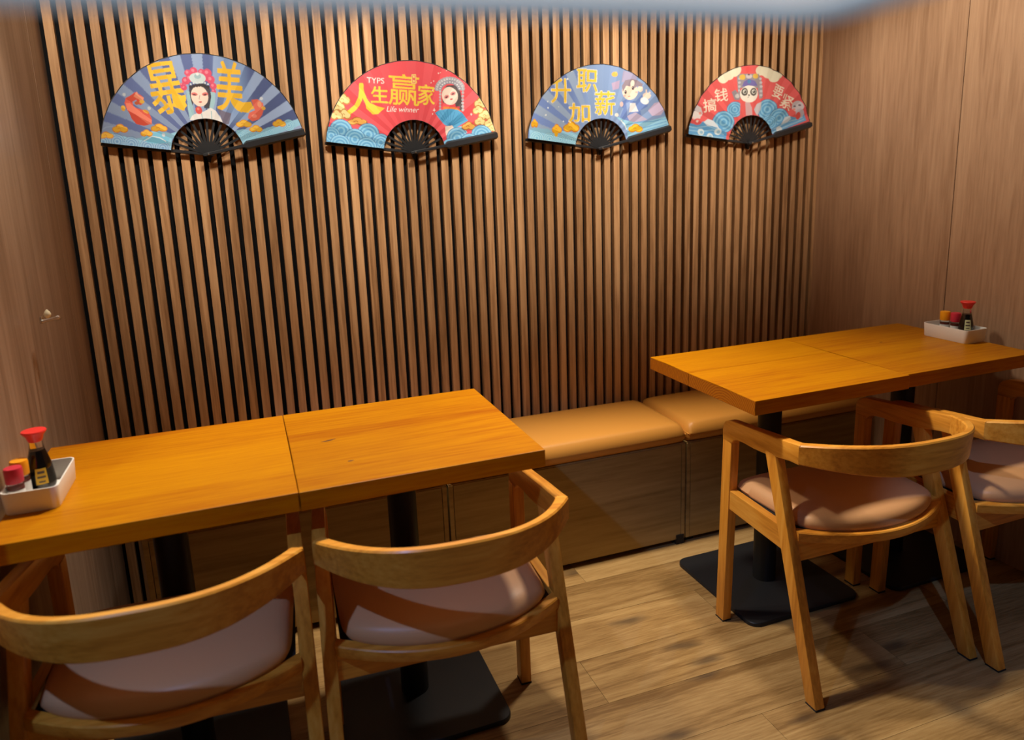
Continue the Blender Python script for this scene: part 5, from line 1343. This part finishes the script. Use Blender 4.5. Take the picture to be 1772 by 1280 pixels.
def fan(idx, x, z, a0, a1, label):
    t = thing('folding_fan', label, 'fan', (x, -0.030, z), 0, 'printed folding fans on the slatted wall')
    A0, A1 = math.radians(a0), math.radians(a1)
    NA, NR = NP*2*15, 120
    ang = np.linspace(A1, A0, NA+1); rad = np.linspace(R0, R1, NR+1)
    AA, RR = np.meshgrid(ang, rad, indexing='ij')
    ph = (AA-A0)/(A1-A0)*NP
    tri = np.abs((ph % 1)*2-1)                     # 0..1 zig-zag
    depth = 0.0055*(tri-0.5)*(RR/R1)
    X = RR*np.cos(AA); Zc = RR*np.sin(AA); Yc = -0.002 - depth
    cv = cv_new()
    # ground colour of the print
    YY, XX = np.mgrid[0:CH, 0:CW]; mx = (XX+0.5-OXC)*RES; my = (YY+0.5-OYC)*RES
    pa = (np.arctan2(my, mx)-A0)/(A1-A0)*NP
    ray = (pa % 1) < 0.5
    if idx == 0:
        cv[:] = np.where(ray[..., None], srgb((154, 176, 216)), srgb((92, 108, 162)))
        sm = np.clip((mx-30)/60, 0, 1)*np.clip((150-mx)/40, 0, 1)*np.clip((my-70)/60, 0, 1)
        cv[:] = cv*(1-sm[..., None]) + np.array(srgb((134, 164, 212)))*sm[..., None]
    elif idx == 2:
        k = np.clip((-mx-40)/80, 0, 1)[..., None]
        a = np.where(ray[..., None], srgb((166, 189, 224)), srgb((112, 137, 196)))
        cv[:] = a*k + np.array(srgb(BGC[2]))*(1-k)
    else: cv[:] = srgb(BGC[idx])
    draw(cv, ART[idx])
    cv *= 0.70                      # whole print evenly darkened
    # small blur so the print does not alias
    b = cv.copy(); b[1:-1, 1:-1] = (cv[1:-1, 1:-1]*2 + cv[:-2, 1:-1] + cv[2:, 1:-1] + cv[1:-1, :-2] + cv[1:-1, 2:])/6
    ci = np.clip((X*1000/RES + OXC).astype(int), 0, CW-1); cj = np.clip((Zc*1000/RES + OYC).astype(int), 0, CH-1)
    C = b[cj, ci]
    nv = (NA+1)*(NR+1)
    V = np.stack([X, Yc, Zc], -1).reshape(-1, 3)
    ii, jj = np.meshgrid(np.arange(NA), np.arange(NR), indexing='ij'); k0 = (ii*(NR+1)+jj).ravel()
    F = np.stack([k0, k0+1, k0+NR+2, k0+NR+1], 1)
    me = bpy.data.meshes.new('leaf'); me.from_pydata(V.tolist(), [], F.tolist())
    ca = me.color_attributes.new('print', 'FLOAT_COLOR', 'POINT')
    ca.data.foreach_set('color', np.concatenate([C.reshape(-1, 3), np.ones((nv, 1))], 1).astype(np.float32).ravel())
    obj('leaf', me, M['fan'], t)
    # dark trim along the outer edge, and along the inner edge
    for nm, rr, w_ in (('edge_trim', R1, 0.0022), ('inner_trim', R0, 0.0012)):
        bm = bmesh.new(); prev = None
        for k in range(0, NP*2*4+1):
            a = A0 + (A1-A0)*k/(NP*2*4); p_ = (a-A0)/(A1-A0)*NP; d = -0.002-0.0055*(abs((p_ % 1)*2-1)-0.5)*(rr/R1)
            q = [bm.verts.new((r*math.cos(a), d+dy, r*math.sin(a))) for r, dy in ((rr-w_*0.4, -0.0006), (rr+w_*0.6, -0.0006), (rr+w_*0.6, 0.002), (rr-w_*0.4, 0.002))]
            if prev:
                for e in range(4): bm.faces.new([prev[e], prev[(e+1) % 4], q[(e+1) % 4], q[e]])
            prev = q
        obj(nm, bm, M['trim'], t)
    # ribs
    for k in range(NP+1):
        a = A0 + (A1-A0)*(k)/(NP)
        if k in (0, NP): continue
        d = Vector((math.cos(a), 0, math.sin(a))); s = Vector((-d.z, 0, d.x))
        y = 0.0035 + 0.0004*k
        c0 = [d*(-0.012)+s*h+Vector((0, yy, 0)) for h, yy in ((-0.0042, y), (0.0042, y), (0.0042, y+0.0016), (-0.0042, y+0.0016))]
        c1 = [d*(R0+0.045)+s*h+Vector((0, yy, 0)) for h, yy in ((-0.0030, y), (0.0030, y), (0.0030, y+0.0016), (-0.0030, y+0.0016))]
        obj('rib', bm_hex(c0, c1), M['rib'], t)
    def guard(a, y0, y1, w0, w1, rl, nm):
        d = Vector((math.cos(a), 0, math.sin(a))); s = Vector((-d.z, 0, d.x))
        rings = []
        for f in (-0.016, -0.010, 0.0, 0.05, R0, R0+0.012, 0.2, rl-0.006, rl):
            w_ = w0 if f < R0+0.001 else w1
            if f in (-0.016, rl): w_ *= 0.75
            rings.append([d*f + s*h + Vector((0, yy, 0)) for h, yy in ((-w_, y1), (-w_*0.6, y0), (w_*0.6, y0), (w_, y1))])
        o = obj(nm, bm_rings(rings), M['guard'], t); smooth_mesh(o, 35)
    guard(A0-math.radians(2.6), -0.0125, -0.0045, 0.0055, 0.0135, R1+0.004, 'guard')
    guard(A1+math.radians(0.9), 0.0095, 0.0150, 0.0055, 0.0060, R1+0.002, 'guard')
    o = obj('pivot', bm_lathe([(0.0022, -0.0165), (0.0034, -0.0145), (0.0034, 0.024)], 12), M['steel'], t); o.rotation_euler = (math.radians(-90), 0, 0); smooth_mesh(o)
    bm = bm_hex([(-0.008, 0.013, -0.004), (0.008, 0.013, -0.004), (0.008, 0.0295, -0.004), (-0.008, 0.0295, -0.004)], [(-0.003, 0.013, -0.026), (0.003, 0.013, -0.026), (0.003, 0.0295, -0.022), (-0.003, 0.0295, -0.022)], 0.001)
    obj('hanging_peg', bm, M['rib'], t)
    return t
fan(0, 0.418, 1.499, 14.5, 172.0, 'blue striped folding fan with gold characters, opera lady and goldfish')
fan(1, 1.076, 1.488, 12.5, 172.0, 'red folding fan with big gold characters and blue wave circles')
fan(2, 1.787, 1.485, 15.5, 172.0, 'plain blue folding fan with four gold characters and a boy')
fan(3, 2.460, 1.490, 15.5, 172.5, 'red folding fan with a panda in opera headdress')

# ------------------------------------------------------------------ unidentified blurred shape at the top edge, built as a hanging glowing panel
M['blur_rim'] = mat('rim_added_glow', (0.50, 0.62, 0.72), 0.4, emit=(0.27, 0.42, 0.56), estr=0.36)  # glow added so the underside does not come out dark
M['blur_face'] = mat('face_added_glow', (0.85, 0.85, 0.85), 0.5, emit=(0.80, 0.84, 0.90), estr=0.52)
LX0, LY0, LZ0 = 0.702, -2.350, 1.4585
lt = thing('blurred_panel', 'unidentified pale blue-grey shape blurred at the top edge of the picture, built as a glowing hanging panel', 'lamp', (LX0, LY0, LZ0), math.radians(-3.2))
o = obj('rim', bm_rings([[(-0.15+x, -0.12+y, z) for x, y in rrect(0.150-i, 0.120-i, 0.012, 4)] for i, z in ((0.014, 0.006), (0.014, 0.001), (0.013, 0.0), (0.001, 0.0), (0.0, 0.001), (0.0, 0.020), (0.002, 0.022))], False, True), M['blur_rim'], lt); smooth_mesh(o, 40)
obj('inner_face', bm_rings([[(-0.15+x, -0.12+y, z) for x, y in rrect(0.1355, 0.1055, 0.006, 4)] for z in (0.003, 0.005)]), M['blur_face'], lt)
for sx, sy in ((-0.03, -0.03), (-0.27, -0.21)):
    obj('cord', tube([(sx, sy, 0.021), (sx, sy, H_ROOM-LZ0)], 0.0012, 6), M['rib'], lt)
